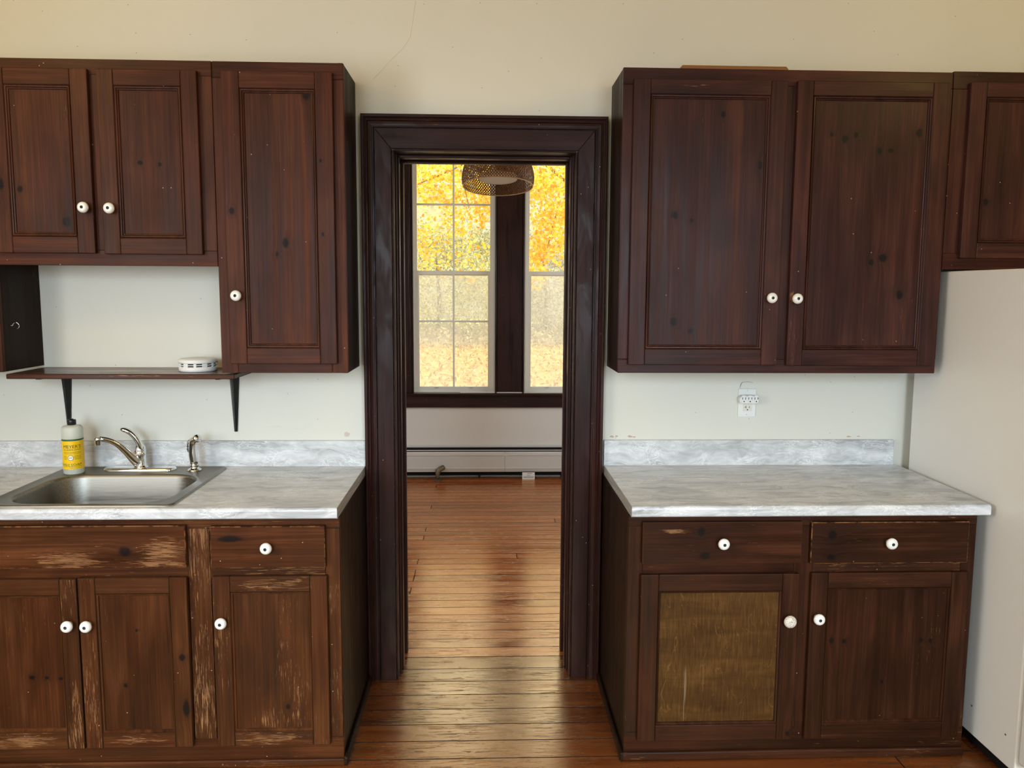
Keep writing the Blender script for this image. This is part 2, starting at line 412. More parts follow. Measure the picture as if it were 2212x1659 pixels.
def lay(x0, x1, ys, mat, lens):
    for r in range(len(ys)-1):
        x = x0; first = True
        while x < x1-.01:
            L = random.choice(lens)
            if first: L = random.choice([.6, .9, 1.2, 1.5, 1.8]); first = False
            e = x+L
            if x1-e < .45: e = x1
            e = round(e, 2); plank(x, e, ys[r], ys[r+1], mat, random.uniform(-.0005, 0)); x = e
kys = [3.298-.1075*k for k in range(47)]; kys = [y for y in kys if y > KY0-.05][::-1]
lay(KX0, KX1, kys, FL_K, [2.4, 3.0, 3.6])
fys = [3.298+.0903*k for k in range(38)]; fys = [y for y in fys if y < YF+.03]
lay(FX0, FX1, fys, FL_F, [1.8, 2.4, 3.0])

# ---------------------------------------------------------------- doorway casing
CAS = wood('casing', 'Z', .10, rough=.24, fleck=.97, patchy=True)
CASX = wood('casing', 'X', .10, rough=.24, fleck=.97, patchy=True)
CASY = wood('casing', 'Y', .05, rough=.28, coat=.3)
trim = thing('trim_1', 'dark varnished door casing with moulded edge around the open doorway', 'door casing', (0, D, 0)); del trim['category']; trim['kind'] = 'structure'
co, zt = .4805, 2.3028           # outer half width and top of the casing
bb = [(0, 0), (0, .044), (.003, .046), (.011, .046), (.0125, .037), (.016, .034), (.0185, .036), (.021, .036), (.022, .033), (.026, .027), (.033, .023), (.040, .022), (.042, .026), (.0455, .026), (.0465, .014), (.0505, .014)]
def band(name, side):
    V = []; F = []
    for (i, d) in bb:
        if side == 'T': V += [(-co+i, -d, zt-i), (co-i, -d, zt-i)]
        else:
            x = (-co+i) if side == 'L' else (co-i); V += [(x, -d, 0), (x, -d, zt-i)]
    for k in range(len(bb)-1): F.append((2*k, 2*k+1, 2*k+3, 2*k+2))
    bm = bmesh.new(); vv = [bm.verts.new(v) for v in V]
    for f in F: bm.faces.new([vv[k] for k in f])
    return from_bm(name, bm, CASX if side == 'T' else CAS, trim, (0, D, 0))
def flat(name, pts, mat):
    bm = bmesh.new(); lo = [bm.verts.new((x, -.0, z)) for x, z in pts]; hi = [bm.verts.new((x, -.023, z)) for x, z in pts]
    bm.faces.new(hi); n = len(pts)
    for k in range(n): bm.faces.new((lo[k], lo[(k+1) % n], hi[(k+1) % n], hi[k]))
    bmesh.ops.recalc_face_normals(bm, faces=bm.faces)
    bmesh.ops.bevel(bm, geom=[e for e in bm.edges if all(v.co.y < -.01 for v in e.verts)], offset=.0012, segments=1, affect='EDGES')
    return from_bm(name, bm, mat, trim, (0, D, 0))
for s in 'LTR': band('backband_moulding', s)
fo, fz, fi, fiz = co-.050, zt-.050, .367, 2.1763
flat('casing_board', [(-fo, 0), (-fo, fz-.0008), (-fi, fiz-.0008), (-fi, 0)], CAS)
flat('casing_board', [(fo, 0), (fo, fz-.0008), (fi, fiz-.0008), (fi, 0)], CAS)
flat('casing_board', [(-fo, fz), (fo, fz), (fi, fiz), (-fi, fiz)], CASX)
for s in (-1, 1):
    a, b = sorted((s*(OX+.002), s*.3585)); box('jamb', a, b, D-.018, WB+.02, 0, OZ, CAS, trim)
    a, b = sorted((s*.359, s*.346)); box('door_stop', a, b, 3.195, 3.235, 0, 2.17, CAS, trim, .004, 2)
    a, b = sorted((s*.359, s*.352)); box('stop_bead', a, b, 3.16, 3.172, 0, 2.17, CAS, trim, .003, 2)
    a, b = sorted((s*.359, s*.343)); box('far_edge_bead', a, b, 3.335, 3.372, 0, 2.17, CAS, trim, .005, 2)
    a, b = sorted((s*.359, s*.48)); box('far_casing', a, b, WB, WB+.025, 0, 2.29, CAS, trim)
box('jamb', -.359, .359, D-.018, WB+.02, 2.168, OZ+.002, CASX, trim)
box('door_stop', -.347, .347, 3.195, 3.235, 2.156, 2.169, CASX, trim, .004, 2)
box('far_edge_bead', -.343, .343, 3.335, 3.372, 2.158, 2.169, CASX, trim, .004, 2)
box('far_casing', -.48, .48, WB, WB+.025, 2.169, 2.29, CASX, trim)

# ---------------------------------------------------------------- cabinets
def knob_data(r=.0195, L=.034, speck=False):
    prof = [(.009, 0), (.0085, .008), (.0095, .013), (r*.86, .0165), (r, .0215), (r*.985, .0255), (r*.86, .0305), (r*.62, .0335), (r*.30, L), (r*.27, L-.0005), (r*.265, L-.0035)]
    V, F = lathe_data(prof, 28)
    V = [(x, -z, y) for x, y, z in V]
    idx = [(1 if j >= len(prof)-2 else 0) for j in range(len(prof)-1) for _ in range(28)]+[0, 1]
    me = bpy.data.meshes.new('knob'); me.from_pydata(V, [], F)
    bm = bmesh.new(); bm.from_mesh(me); bmesh.ops.recalc_face_normals(bm, faces=bm.faces); bm.to_mesh(me); bm.free()
    for m in ((SPECK, SPECK) if speck else (PORC, SCREW)): me.materials.append(m)
    me.polygons.foreach_set('material_index', idx); me.polygons.foreach_set('use_smooth', [True]*len(me.polygons)); return me
KNOB = knob_data(); KNOB_S = knob_data(.0215, .036, True)
def knob(parent, x, y, z, me=None, lab=None):
    o = bpy.data.objects.new('knob', me or KNOB); link(o, parent, (x, y, z)); o['label'] = lab or 'white porcelain knob with dark screw'; return o
TRIPLE = [(0, .0005), (0, .0), (.0025, -.0035), (.004, -.001), (.008, -.0015), (.0095, -.0055), (.011, -.0035), (.014, -.0045), (.0155, -.008), (.017, -.0105)]
SINGLE = [(0, .0005), (0, 0), (.002, -.004), (.007, -.005), (.009, -.0085), (.010, -.0105)]
def door(parent, x0, x1, z0, z1, o, yf, pal, wear, prof, knots=(), spots=(), st_knots=(), kn=None, kmesh=None, klab=None, panel_mat=None, edge=None, rough=.42, fleck=.985, th=.019, stwear=None):
    """o = panel opening (x0, x1, z0, z1); the door is its panel, framed by stiles, rails and a moulding"""
    a, b, c, d = o; sw = wear if stwear is None else stwear
    W = lambda ax, w=sw, kk=(): (lambda cen: wood(pal, ax, w, kk, spots, rough, fleck, center=cen))
    p = box('door', a-.006, b+.006, yf+.0095, yf+th, c-.006, d+.006, panel_mat or (lambda cen: wood(pal, 'Z', wear, knots, spots, rough, fleck, center=cen, bands=True)), parent, 0)
    sk = [k for k in st_knots]
    fil = lambda u, v: [k for k in sk if u <= k[0] <= v]
    box('stile', x0, a, yf, yf+th, z0, z1, W('Z', sw, fil(x0, a)), p, .0028, 2, edge)
    box('stile', b, x1, yf, yf+th, z0, z1, W('Z', sw, fil(b, x1)), p, .0028, 2, edge)
    rk = [k for k in sk if a < k[0] < b]
    box('rail', a+.0003, b-.0003, yf+.0003, yf+th, d, z1, W('X', sw, [k for k in rk if k[1] > d]), p, .0028, 2, edge)
    box('rail', a+.0003, b-.0003, yf+.0003, yf+th, z0, c, W('X', sw, [k for k in rk if k[1] < c]), p, .0028, 2, edge)
    frame_loft('moulding', a, b, c, d, prof, wood(pal, 'Z', wear*.8, rough=.34), p, yf+.0005)
    if kn: knob(p, kn[0], yf, kn[1], kmesh, klab)
    return p
def drawer(parent, x0, x1, z0, z1, yf, pal, wear, knots=(), spots=(), kn=None, edge=None, th=.019, fleck=.98):
    p = box('drawer', x0, x1, yf, yf+th, z0, z1, lambda cen: wood(pal, 'X', wear, knots, spots, .40, fleck, center=cen), parent, .003, 2, edge)
    if kn: knob(p, kn[0], yf, kn[1])
    return p
# ---- wall cabinets, left: short pair of doors over the sink, tall single door, and the tall one at the picture's edge
UF, UD = 2.861, 2.842; UT = 2.427; UB = 1.3207
UPZ, UPX = wood('upper', 'Z', .12), wood('upper', 'X', .12)
SIDE = wood('side', 'Z', .05, rough=.45)
sc = thing('wall_cabinet', 'short dark wooden wall cabinet with two small doors above the open shelf', 'cabinet', (-1.36, D, 1.71))
box('bottom_board', -1.7495, -.9665, UF+.019, D, 1.728, 1.745, SIDE, sc)
box('top_board', -1.7495, -.9665, UF+.019, D, 2.405, 2.423, SIDE, sc)
box('face_rail', -1.7495, -.9665, UF, UF+.019, 2.375, UT, UPX, sc); box('face_rail', -1.7495, -.9665, UF, UF+.019, 1.709, 1.764, UPX, sc)
box('face_stile', -1.7495, -1.70, UF, UF+.019, 1.764, 2.375, UPZ, sc); box('face_stile', -1.405, -1.345, UF, UF+.019, 1.764, 2.375, UPZ, sc); box('face_stile', -1.03, -.9665, UF, UF+.019, 1.764, 2.375, UPZ, sc)
box('back_board', -1.7495, -.9665, D-.008, D, 1.745, 2.405, SIDE, sc)
door(sc, -1.736, -1.391, 1.752, 2.390, (-1.679, -1.4505, 1.810, 2.334), UD, 'upper', .05, TRIPLE, [(-1.646, 1.976, .0103, .0128), (-1.491, 1.863, .0154, .0192)], kn=(-1.415, 1.911), st_knots=[(-1.705, 1.99, .01, .02)])
door(sc, -1.3595, -1.013, 1.750, 2.390, (-1.302, -1.069, 1.807, 2.335), UD, 'upper', .05, TRIPLE, [(-1.224, 2.072, .0103, .0085), (-1.155, 2.067, .0068, .0085)], kn=(-1.325, 1.909))
tc_ = thing('wall_cabinet', 'tall narrow wall cabinet with a single door, left of the doorway', 'cabinet', (-.735, D, UB))
box('side_panel', -.523, -.505, UF+.0005, D, UB, UT, SIDE, tc_, .001); box('side_panel', -.965, -.947, UF+.019, D, UB, UT, SIDE, tc_, .001)
box('bottom_board', -.947, -.523, UF+.019, D, UB+.004, UB+.022, SIDE, tc_); box('top_board', -.947, -.523, UF+.019, D, 2.405, 2.423, SIDE, tc_)
box('face_rail', -.965, -.5035, UF, UF+.019, 2.37, UT, UPX, tc_, .003, 2); box('face_rail', -.905, -.5625, UF, UF+.019, UB, 1.375, UPX, tc_)
box('face_stile', -.965, -.905, UF, UF+.019, UB, 2.37, UPZ, tc_); box('face_stile', -.5625, -.5035, UF, UF+.019, UB, 2.37, UPZ, tc_, .003, 2)
door(tc_, -.9285, -.5405, 1.356, 2.391, (-.867, -.601, 1.414, 2.332), UD, 'upper', .05, TRIPLE, [(-.72, 1.794, .012, .0188), (-.75, 1.754, .0068, .0085), (-.634, 2.311, .0137, .0154)],
     st_knots=[(-.905, 1.906, .0102, .0128), (-.586, 2.085, .005, .007), (-.583, 1.825, .005, .008)], kn=(-.893, 1.604), spots=[(-.877, 1.60, .018, .025, .26), (-.893, 1.48, .03, .12, .10)])
ec = thing('wall_cabinet', 'tall dark wall cabinet at the left edge showing only its side panel', 'cabinet', (-2.0, D, 1.322))
box('side_panel', -1.769, -1.7515, UF+.019, D, 1.322, UT, lambda cen: wood('side', 'Z', .35, rough=.5, fleck=.96, center=cen), ec, .001)
box('face_stile', -1.81, -1.7515, UF, UF+.019, 1.322, UT, UPZ, ec); box('back_board', KX0, -1.769, D-.02, D, 1.322, UT, SIDE, ec)
box('bottom_board', KX0, -1.769, UF+.019, D-.02, 1.326, 1.345, SIDE, ec); box('top_board', KX0, -1.769, UF+.019, D-.02, 2.40, 2.423, SIDE, ec)
door(ec, -2.40, -1.795, 1.356, 2.391, (-2.34, -1.855, 1.414, 2.332), UD, 'upper', .05, TRIPLE)
hk = [Vector((-1.7515, 2.911, 1.4885)), Vector((-1.738, 2.911, 1.4885))]+[Vector((-1.726+.012*math.cos(a), 2.911-.0, 1.4885+.012*math.sin(a))) for a in np.linspace(math.pi, -math.pi*.55, 12)]
tag(tube('cup_hook', hk, .0013, CHROME, loc=(-1.7515, 2.911, 1.4885), n=6), 'small bent metal cup hook screwed into the dark side panel', 'hook')

# ---- wall cabinets, right
RPZ, RPX = wood('right', 'Z', .06, rough=.36), wood('right', 'X', .06, rough=.36)
rc = thing('wall_cabinet', 'large dark wall cabinet with two tall doors, right of the doorway', 'cabinet', (1.1, D, 1.323))
box('side_panel', .4985, .5165, UF+.0005, D, 1.323, 2.428, wood('side', 'Z', .1, rough=.4), rc, .001); box('side_panel', 1.691, 1.7085, UF+.019, D, 1.323, 2.428, SIDE, rc, .001)
box('bottom_board', .5165, 1.691, UF+.019, D, 1.327, 1.345, SIDE, rc); box('top_board', .5165, 1.691, UF+.019, D, 2.406, 2.424, SIDE, rc)
box('face_rail', .497, 1.7095, UF, UF+.019, 2.37, 2.4285, RPX, rc, .003, 2); box('face_rail', .497, 1.7095, UF, UF+.019, 1.323, 1.375, RPX, rc, .003, 2)
box('face_stile', .497, .557, UF, UF+.019, 1.375, 2.37, RPZ, rc, .003, 2); box('face_stile', 1.065, 1.165, UF, UF+.019, 1.375, 2.37, RPZ, rc); box('face_stile', 1.65, 1.7095, UF, UF+.019, 1.375, 2.37, RPZ, rc)
door(rc, .533, 1.0925, 1.3555, 2.3855, (.594, 1.0325, 1.4145, 2.3335), UD, 'right', .04, TRIPLE, [(.862, 2.266, .0103, .0137), (.695, 1.905, .0137, .0154), (.757, 1.887, .0068, .0085), (.701, 1.516, .0137, .0171), (.766, 1.482, .0085, .0103), (1.004, 2.087, .0085, .0171)],
     kn=(1.057, 1.606), spots=[(1.045, 1.61, .016, .03, .3), (1.06, 1.43, .03, .12, .13), (.78, 2.362, .12, .012, .16), (1.027, 2.0, .006, .3, .12)], rough=.38)
door(rc, 1.129, 1.6935, 1.3535, 2.3875, (1.1875, 1.6295, 1.4135, 2.335), UD, 'right', .04, TRIPLE, [(1.314, 2.185, .012, .015), (1.355, 2.2, .0085, .0107), (1.264, 2.201, .0068, .0085), (1.589, 2.21, .0137, .0171), (1.444, 2.145, .0103, .0128), (1.487, 2.146, .012, .0085), (1.436, 1.739, .0103, .0128), (1.48, 1.756, .0171, .0154), (1.55, 1.62, .0137, .0171)],
     kn=(1.152, 1.604), spots=[(1.140, 1.61, .016, .03, .3), (1.15, 1.43, .03, .12, .13)], rough=.38)
oc = thing('wall_cabinet', 'dark wall cabinet above the white refrigerator', 'cabinet', (2.2, D, 1.716))
box('bottom_board', 1.71, 2.70, UF+.019, D, 1.735, 1.755, SIDE, oc); box('back_board', 1.71, 2.70, D-.01, D, 1.755, 2.40, SIDE, oc); box('top_board', 1.71, 2.70, UF+.019, D, 2.405, 2.425, SIDE, oc)
box('face_rail', 1.711, 2.70, UF, UF+.019, 2.37, 2.4325, RPX, oc); box('face_rail', 1.711, 2.70, UF, UF+.019, 1.716, 1.775, RPX, oc)
box('face_stile', 1.711, 1.79, UF, UF+.019, 1.775, 2.37, RPZ, oc); box('face_stile', 2.64, 2.70, UF, UF+.019, 1.775, 2.37, RPZ, oc)
door(oc, 2.235, 2.687, 1.757, 2.391, (2.295, 2.627, 1.813, 2.339), UD, 'right', .03, TRIPLE, rough=.45)
door(oc, 1.7675, 2.22, 1.757, 2.391, (1.828, 2.16, 1.813, 2.339), UD, 'right', .03, TRIPLE, [(1.855, 1.963, .0103, .0154)], rough=.45)
tag(box('wood_offcut', .715, 1.115, 2.90, 2.99, 2.4285, 2.452, plain('raw_pine', lin(140, 92, 46), .6), None, .008), 'loose brown board lying on top of the large right wall cabinet', 'board')

# ---- shelf, brackets and the alarm
tag(box('wall_shelf', -1.749, -.924, 2.87, D, 1.2955, 1.3145, lambda cen: wood('upper', 'X', .45, (), [(-1.3, 1.313, .25, .01, .18)], .30, .95, .3, cen), None, .003, 2, WORN_D), 'thin dark wooden shelf with a chipped front edge over the sink', 'shelf')
def bracket(x, zb, label):
    t = thing('shelf_bracket', label, 'bracket', (x, D, 1.295), 'iron brackets under the shelf')
    n = 9; V = []; F = []
    for k in range(n+1):
        u = k/n; z = -(1.295-zb)*u; w = .0205*(1-u)+.0062*u; dep = .010+.035*(1-u)
        V += [(-w, 0, z), (-w*.95, -.006, z), (-w*.16, -dep*.55-.004, z), (0, -dep, z), (w*.16, -dep*.55-.004, z), (w*.95, -.006, z), (w, 0, z)]
    for k in range(n):
        for j in range(6): F.append((k*7+j, k*7+j+1, (k+1)*7+j+1, (k+1)*7+j))
    F.append(tuple(range(6, -1, -1))); F.append(tuple(range(n*7, n*7+7)))
    mesh('upright', V, F, BLACK, t, (x, D, 1.295))
    V2 = [(-.0205, -.004, 0), (.0205, -.004, 0), (.008, -.20, 0), (-.008, -.20, 0)]; V2 += [(a, b, -.008) for a, b, _ in V2]
    mesh('arm', V2, [(0, 1, 2, 3), (7, 6, 5, 4), (0, 4, 5, 1), (1, 5, 6, 2), (2, 6, 7, 3), (3, 7, 4, 0)], BLACK, t, (x, D, 1.2954))
bracket(-1.666, 1.06, 'black iron shelf bracket above the soap bottle')
bracket(-1.005, 1.054, 'black iron shelf bracket under the right end of the shelf')
al = thing('smoke_alarm', 'round white smoke alarm lying on the shelf', 'smoke alarm', (-1.102, 3.0, 1.3146))
lathe('base', [(.066, 0), (.069, .002), (.0695, .017), (.066, .0185)], PLASTIC, al, (-1.102, 3.0, 1.3146), 40)
lathe('core', [(.054, .0), (.056, .019), (.056, .034)], DARKV, al, (-1.102, 3.0, 1.3148), 32)
lathe('cap', [(.064, .0305), (.071, .0315), (.0715, .038), (.069, .0445), (.062, .048), (.03, .0495), (.004, .05)], PLASTIC, al, (-1.102, 3.0, 1.3146), 40)
lathe('vent_ring', [(.0675, .0232), (.0700, .0235), (.0700, .0262), (.0675, .0265)], PLASTIC, al, (-1.102, 3.0, 1.3146), 40)
for k in range(12):
    a = 2*math.pi*(k+.35)/12; w = .0095 if k % 2 == 0 else .005
    o = box('rib', -1.102-w, -1.102+w, 3.0-.002, 3.0+.002, 1.332, 1.3465, PLASTIC, al, .0005); o.location = Vector((.0672*math.cos(a), .0672*math.sin(a), .0245)); o.rotation_euler.z = a+math.pi/2

# ---- left base cabinet
BF, BD = 2.525, 2.506
BSZ, BSX = wood('base', 'Z', .42, rough=.44, fleck=.96), wood('base', 'X', .42, rough=.44, fleck=.96)
lb = thing('base_cabinet', 'worn brown base cabinet under the sink with drawers and three panelled doors', 'cabinet', (-1.3, D, 0))
box('side_panel', -.5, -.482, BF+.0005, D, .0, .876, wood('side', 'Z', .12, rough=.42, fleck=.97), lb, .001)
box('back_board', KX0, -.5, D-.012, D, .06, .70, SIDE, lb); box('bottom_board', KX0, -.5, BF+.019, D-.012, .05, .068, SIDE, lb)
box('face_rail', KX0, -.4815, BF, BF+.019, .838, .876, BSX, lb, edge_mat=WORN_D); box('face_rail', -1.69, -.985, BF, BF+.019, .668, .722, BSX, lb); box('face_rail', KX0, -1.78, BF, BF+.019, .668, .722, BSX, lb); box('face_rail', -.912, -.5325, BF, BF+.019, .668, .722, wood('base', 'X', .62), lb)
box('face_rail', KX0, -.4815, BF, BF+.019, .0, .1, BSX, lb)
box('face_stile', -.985, -.912, BF, BF+.019, .1, .838, wood('base', 'Z', .78, fleck=.95), lb); box('face_stile', -.5325, -.4815, BF, BF+.019, .1, .838, wood('base', 'Z', .45, fleck=.95), lb, .0025, 1, WORN_D); box('face_stile', -1.78, -1.69, BF, BF+.019, .1, .838, BSZ, lb)
drawer(lb, -1.72, -.9835, .712, .8545, BD, 'base', .34, [(-1.181, .768, .0225, .0165)], [(-1.40, .738, .15, .05, .30), (-1.06, .775, .09, .05, .16), (-1.06, .728, .1, .012, .15)], edge=WORN)
drawer(lb, -.9045, -.528, .7075, .8505, BD, 'base', .25, [(-.838, .808, .0436, .012)], [(-.57, .712, .05, .01, .2)], kn=(-.716, .782), edge=WORN)
door(lb, -1.72, -1.3455, .081, .6745, (-1.66, -1.4, .1445, .6185), BD, 'base', .28, SINGLE, [(-1.511, .332, .0106, .0075), (-1.463, .33, .0075, .006), (-1.416, .327, .0075, .006)], [(-1.37, .25, .028, .14, .22), (-1.5, .115, .14, .03, .18)], kn=(-1.37, .522), edge=WORN_D, stwear=.40)
door(lb, -1.3405, -.9855, .0815, .6775, (-1.285, -1.0425, .1345, .6225), BD, 'base', .24, SINGLE, [(-1.16, .493, .0045, .0057), (-1.205, .3, .006, .0075)], [(-1.16, .11, .13, .022, .18), (-1.31, .3, .03, .2, .1)], [(-1.01, .401, .0105, .0135), (-1.003, .221, .012, .0331)], kn=(-1.309, .521), edge=WORN_D, stwear=.42)
door(lb, -.9035, -.524, .0825, .6795, (-.845, -.581, .1335, .625), BD, 'base', .44, SINGLE, [(-.666, .217, .0075, .0094)], [(-.71, .655, .14, .03, .16), (-.71, .11, .14, .03, .16), (-.71, .17, .12, .05, .12)], kn=(-.871, .527), edge=WORN_D, stwear=.48)
drawer(lb, -2.40, -1.765, .712, .8545, BD, 'base', .3, edge=WORN)
door(lb, -2.40, -1.765, .081, .6745, (-2.34, -1.825, .1445, .6185), BD, 'base', .28, SINGLE, stwear=.4)
box('base_moulding', KX0, -.478, BF-.011, BF, 0, .026, wood('base', 'X', .55), lb, .005, 2); box('base_moulding', -.482, -.466, BF-.011, D, 0, .032, wood('side', 'Y', .4), lb, .006, 2)

# ---- right base cabinet
RSZ, RSX = wood('baser', 'Z', .22, rough=.4, fleck=.97), wood('baser', 'X', .26, rough=.4, fleck=.97)
rb = thing('base_cabinet', 'dark brown base cabinet with two drawers and two doors beside the refrigerator', 'cabinet', (1.1, D, 0))
box('side_panel', .487, .505, BF+.0005, D, 0, .876, wood('side', 'Z', .12, rough=.42, fleck=.97), rb, .001); box('side_panel', 1.673, 1.691, BF+.019, D, 0, .876, SIDE, rb, .001)
box('back_board', .505, 1.673, D-.012, D, .06, .86, SIDE, rb); box('bottom_board', .505, 1.673, BF+.019, D-.012, .05, .068, SIDE, rb)
box('face_rail', .4865, 1.6915, BF, BF+.019, .838, .876, RSX, rb); box('face_rail', .538, 1.06, BF, BF+.019, .663, .724, wood('baser', 'X', .4), rb); box('face_rail', 1.125, 1.643, BF, BF+.019, .663, .724, wood('baser', 'X', .4), rb); box('face_rail', .4865, 1.6915, BF, BF+.019, 0, .1, wood('baser', 'X', .3, fleck=.97), rb)
box('face_stile', .4865, .538, BF, BF+.019, .1, .838, RSZ, rb, .0025, 1, WORN_D); box('face_stile', 1.06, 1.125, BF, BF+.019, .1, .838, RSZ, rb); box('face_stile', 1.643, 1.6915, BF, BF+.019, .1, .838, RSZ, rb)
drawer(rb, .532, 1.0775, .711, .8565, BD, 'baser', .22, [(.745, .74, .018, .0135), (.731, .824, .0135, .0169)], [(.64, .826, .055, .012, .28)], kn=(.802, .787), edge=WORN_D)
drawer(rb, 1.108, 1.655, .7085, .854, BD, 'baser', .14, [(1.18, .81, .015, .0188), (1.179, .731, .015, .012)], kn=(1.375, .785), edge=WORN)
def birch():
    t = NT('raw_birch_plywood'); raw, p = t.coords(rnd=False)
    w = t.vmath('ADD', p, t.vmath('MULTIPLY', t.vmath('SUBTRACT', t.noise(p, 5, 3, col=True), (.5, .5, .5)), (.12, 0, .30)))
    n1 = t.noise(t.vmath('MULTIPLY', w, (9, 1, 2.2)), 1, 4, .55, .6)
    lines = t.math('ABSOLUTE', t.math('SUBTRACT', t.math('FRACT', t.math('MULTIPLY', n1, 7.0)), .5))
    f = t.noise(t.vmath('MULTIPLY', p, (160, 1, 14)), 1, 4)
    fig = t.noise(t.vmath('MULTIPLY', p, (3, 1, 16)), 1, 3, .5, .8)
    v = t.math('ADD', t.math('MULTIPLY', f, .5), t.math('MULTIPLY', fig, .5))
    col = t.ramp(v, [(.3, lin(52, 31, 11)), (.5, lin(76, 49, 20)), (.7, lin(102, 70, 33))])
    col = t.mix(t.step(lines, .0, .035, .5, 0), col, lin(122, 86, 44))
    v_ = t.vmath('LENGTH', t.vmath('MULTIPLY', t.vmath('SUBTRACT', raw, (-.11, 0, -.10)), (1/.0045, 0, 1/.075)))
    col = t.mix(t.step(v_, .5, 1.1, .45, 0), col, lin(150, 126, 100))
    v2 = t.vmath('LENGTH', t.vmath('MULTIPLY', t.vmath('SUBTRACT', raw, (-.113, 0, -.19)), (1/.0022, 0, 1/.06)))
    col = t.mix(t.step(v2, .6, 1.1, .3, 0), col, lin(160, 130, 98))
    t.bsdf(col, .5, normal=t.bump(f, .08, .001), spec=.12); return t.m
door(rb, .530, 1.074, .076, .674, (.5915, 1.017, .1345, .615), BD, 'baser', .12, SINGLE, (), [(.70, .65, .02, .02, .2)], [(1.055, .099, .0075, .0094)], kn=(1.039, .514), kmesh=KNOB_S, klab='speckled cream ceramic knob without a screw', panel_mat=birch())
door(rb, 1.116, 1.665, .076, .6755, (1.1745, 1.605, .133, .621), BD, 'baser', .16, SINGLE, [(1.2, .431, .009, .0113), (1.244, .428, .0075, .0094), (1.516, .429, .0075, .0094), (1.548, .427, .0075, .0094), (1.386, .28, .006, .0075)], [(1.39, .137, .21, .006, .2)], kn=(1.139, .521))
box('base_moulding', .48, 1.694, BF-.013, BF, 0, .032, wood('baser', 'X', .5), rb, .006, 2); box('base_moulding', .472, .487, BF-.013, D, 0, .032, wood('side', 'Y', .4), rb, .006, 2)

# ---------------------------------------------------------------- countertops
CT, CB, CFY = .914, .877, 2.497
BSY = D-.019
def ctop(t, x0, x1, hole, xend):
    """rolled-front laminate slab: profile swept along x, in strips so that a sink cut-out stays open"""
    prof = [(BSY, CB), (CFY+.004, CB), (CFY, CB+.004), (CFY, CT-.012), (CFY+.0015, CT-.006), (CFY+.005, CT-.0018), (CFY+.012, CT), (BSY, CT)]
    o = (0, BSY, CB); V = []; F = []
    def strip(a, b, pr):
        n = len(pr); s = len(V)
        for x in (a, b):
            for (y, z) in pr: V.append((x-o[0], y-o[1], z-o[2]))
        for k in range(n): F.append((s+k, s+(k+1) % n, s+n+(k+1) % n, s+n+k))
        F.append(tuple(range(s+n-1, s-1, -1))); F.append(tuple(range(s+n, s+2*n)))
    if hole:
        hx0, hx1, hy0, hy1 = hole
        strip(x0, hx0, prof); strip(hx1, x1, prof)
        strip(hx0, hx1, [(hy0, CB)]+prof[1:7]+[(hy0, CT)]); strip(hx0, hx1, [(BSY, CB), (hy1, CB), (hy1, CT), (BSY, CT)])
    else: strip(x0, x1, prof)
    mesh('slab', V, F, MARBLE, t, o)
lc = thing('countertop', 'grey marble laminate countertop holding the steel sink', 'countertop', (-1.4, D, CB))
ctop(lc, KX0, -.4855, (-1.64, -1.05, 2.54, 3.06), -.484)
box('backsplash', KX0, -.484, BSY, D, CT-.03, 1.018, MARBLE, lc, .002, 2)
box('end_cap', -.4855, -.484, CFY, BSY, CB, CT-.0005, LAMEND, lc, .0004)
rt_ = thing('countertop', 'bare grey marble laminate countertop between doorway and refrigerator', 'countertop', (1.1, D, CB))
ctop(rt_, .4925, 1.719, None, 1.72)
box('backsplash', .491, 1.7045, BSY, D, CT-.03, 1.018, MARBLE, rt_, .002, 2)
box('end_cap', .491, .4925, CFY, BSY, CB, CT-.0005, LAMEND, rt_, .0004)

# ---------------------------------------------------------------- sink, tap, sprayer, soap
def rrect(x0, x1, y0, y1, r, z, n=8):
    o = []
    for cx, cy, a0 in ((x1-r, y1-r, 0), (x0+r, y1-r, 90), (x0+r, y0+r, 180), (x1-r, y0+r, 270)):
        for k in range(n+1):
            a = math.radians(a0+90*k/n); o.append((cx+r*math.cos(a), cy+r*math.sin(a), z))
    return o
S0 = (-1.662, -1.027, 2.520, 3.085); Bx = (-1.615, -1.072, 2.553, 2.958)
def inset(b, i): return (b[0]+i, b[1]-i, b[2]+i, b[3]-i)
loops = [rrect(*S0, .030, .9142), rrect(*inset(S0, .001), .030, .9185), rrect(*inset(S0, .004), .028, .9200), rrect(*inset(S0, .009), .025, .9195), rrect(*inset(S0, .013), .022, .9172),
         rrect(*inset(Bx, -.006), .115, .9172), rrect(*Bx, .110, .9165), rrect(*inset(Bx, .004), .107, .913), rrect(*inset(Bx, .007), .104, .904), rrect(*inset(Bx, .016), .098, .82), rrect(*inset(Bx, .024), .09, .775), rrect(*inset(Bx, .045), .075, .752), rrect(*inset(Bx, .09), .05, .746), rrect(*inset(Bx, .18), .02, .742)]
so = (-1.345, 2.8, .914); V = []; F = []; nl = len(loops[0])
for L in loops: V += [(a-so[0], b-so[1], c-so[2]) for a, b, c in L]
for j in range(len(loops)-1):
    for k in range(nl): F.append((j*nl+k, j*nl+(k+1) % nl, (j+1)*nl+(k+1) % nl, (j+1)*nl+k))
F.append(tuple(range((len(loops)-1)*nl, len(loops)*nl)))
sink = thing('sink', 'single-bowl stainless steel sink set into the left countertop', 'sink', so)
sb = mesh('basin', V, F, STEEL, sink, so, True)
lathe('drain', [(.045, 0), (.043, .003), (.03, .001), (.012, .001)], CHROME, sink, (-1.345, 2.76, .7425), 24)
fx, fy, fz_ = -1.353, 3.038, .9174
fa = thing('faucet', 'chrome single-lever kitchen faucet with low curved spout', 'faucet', (fx, fy, fz_))
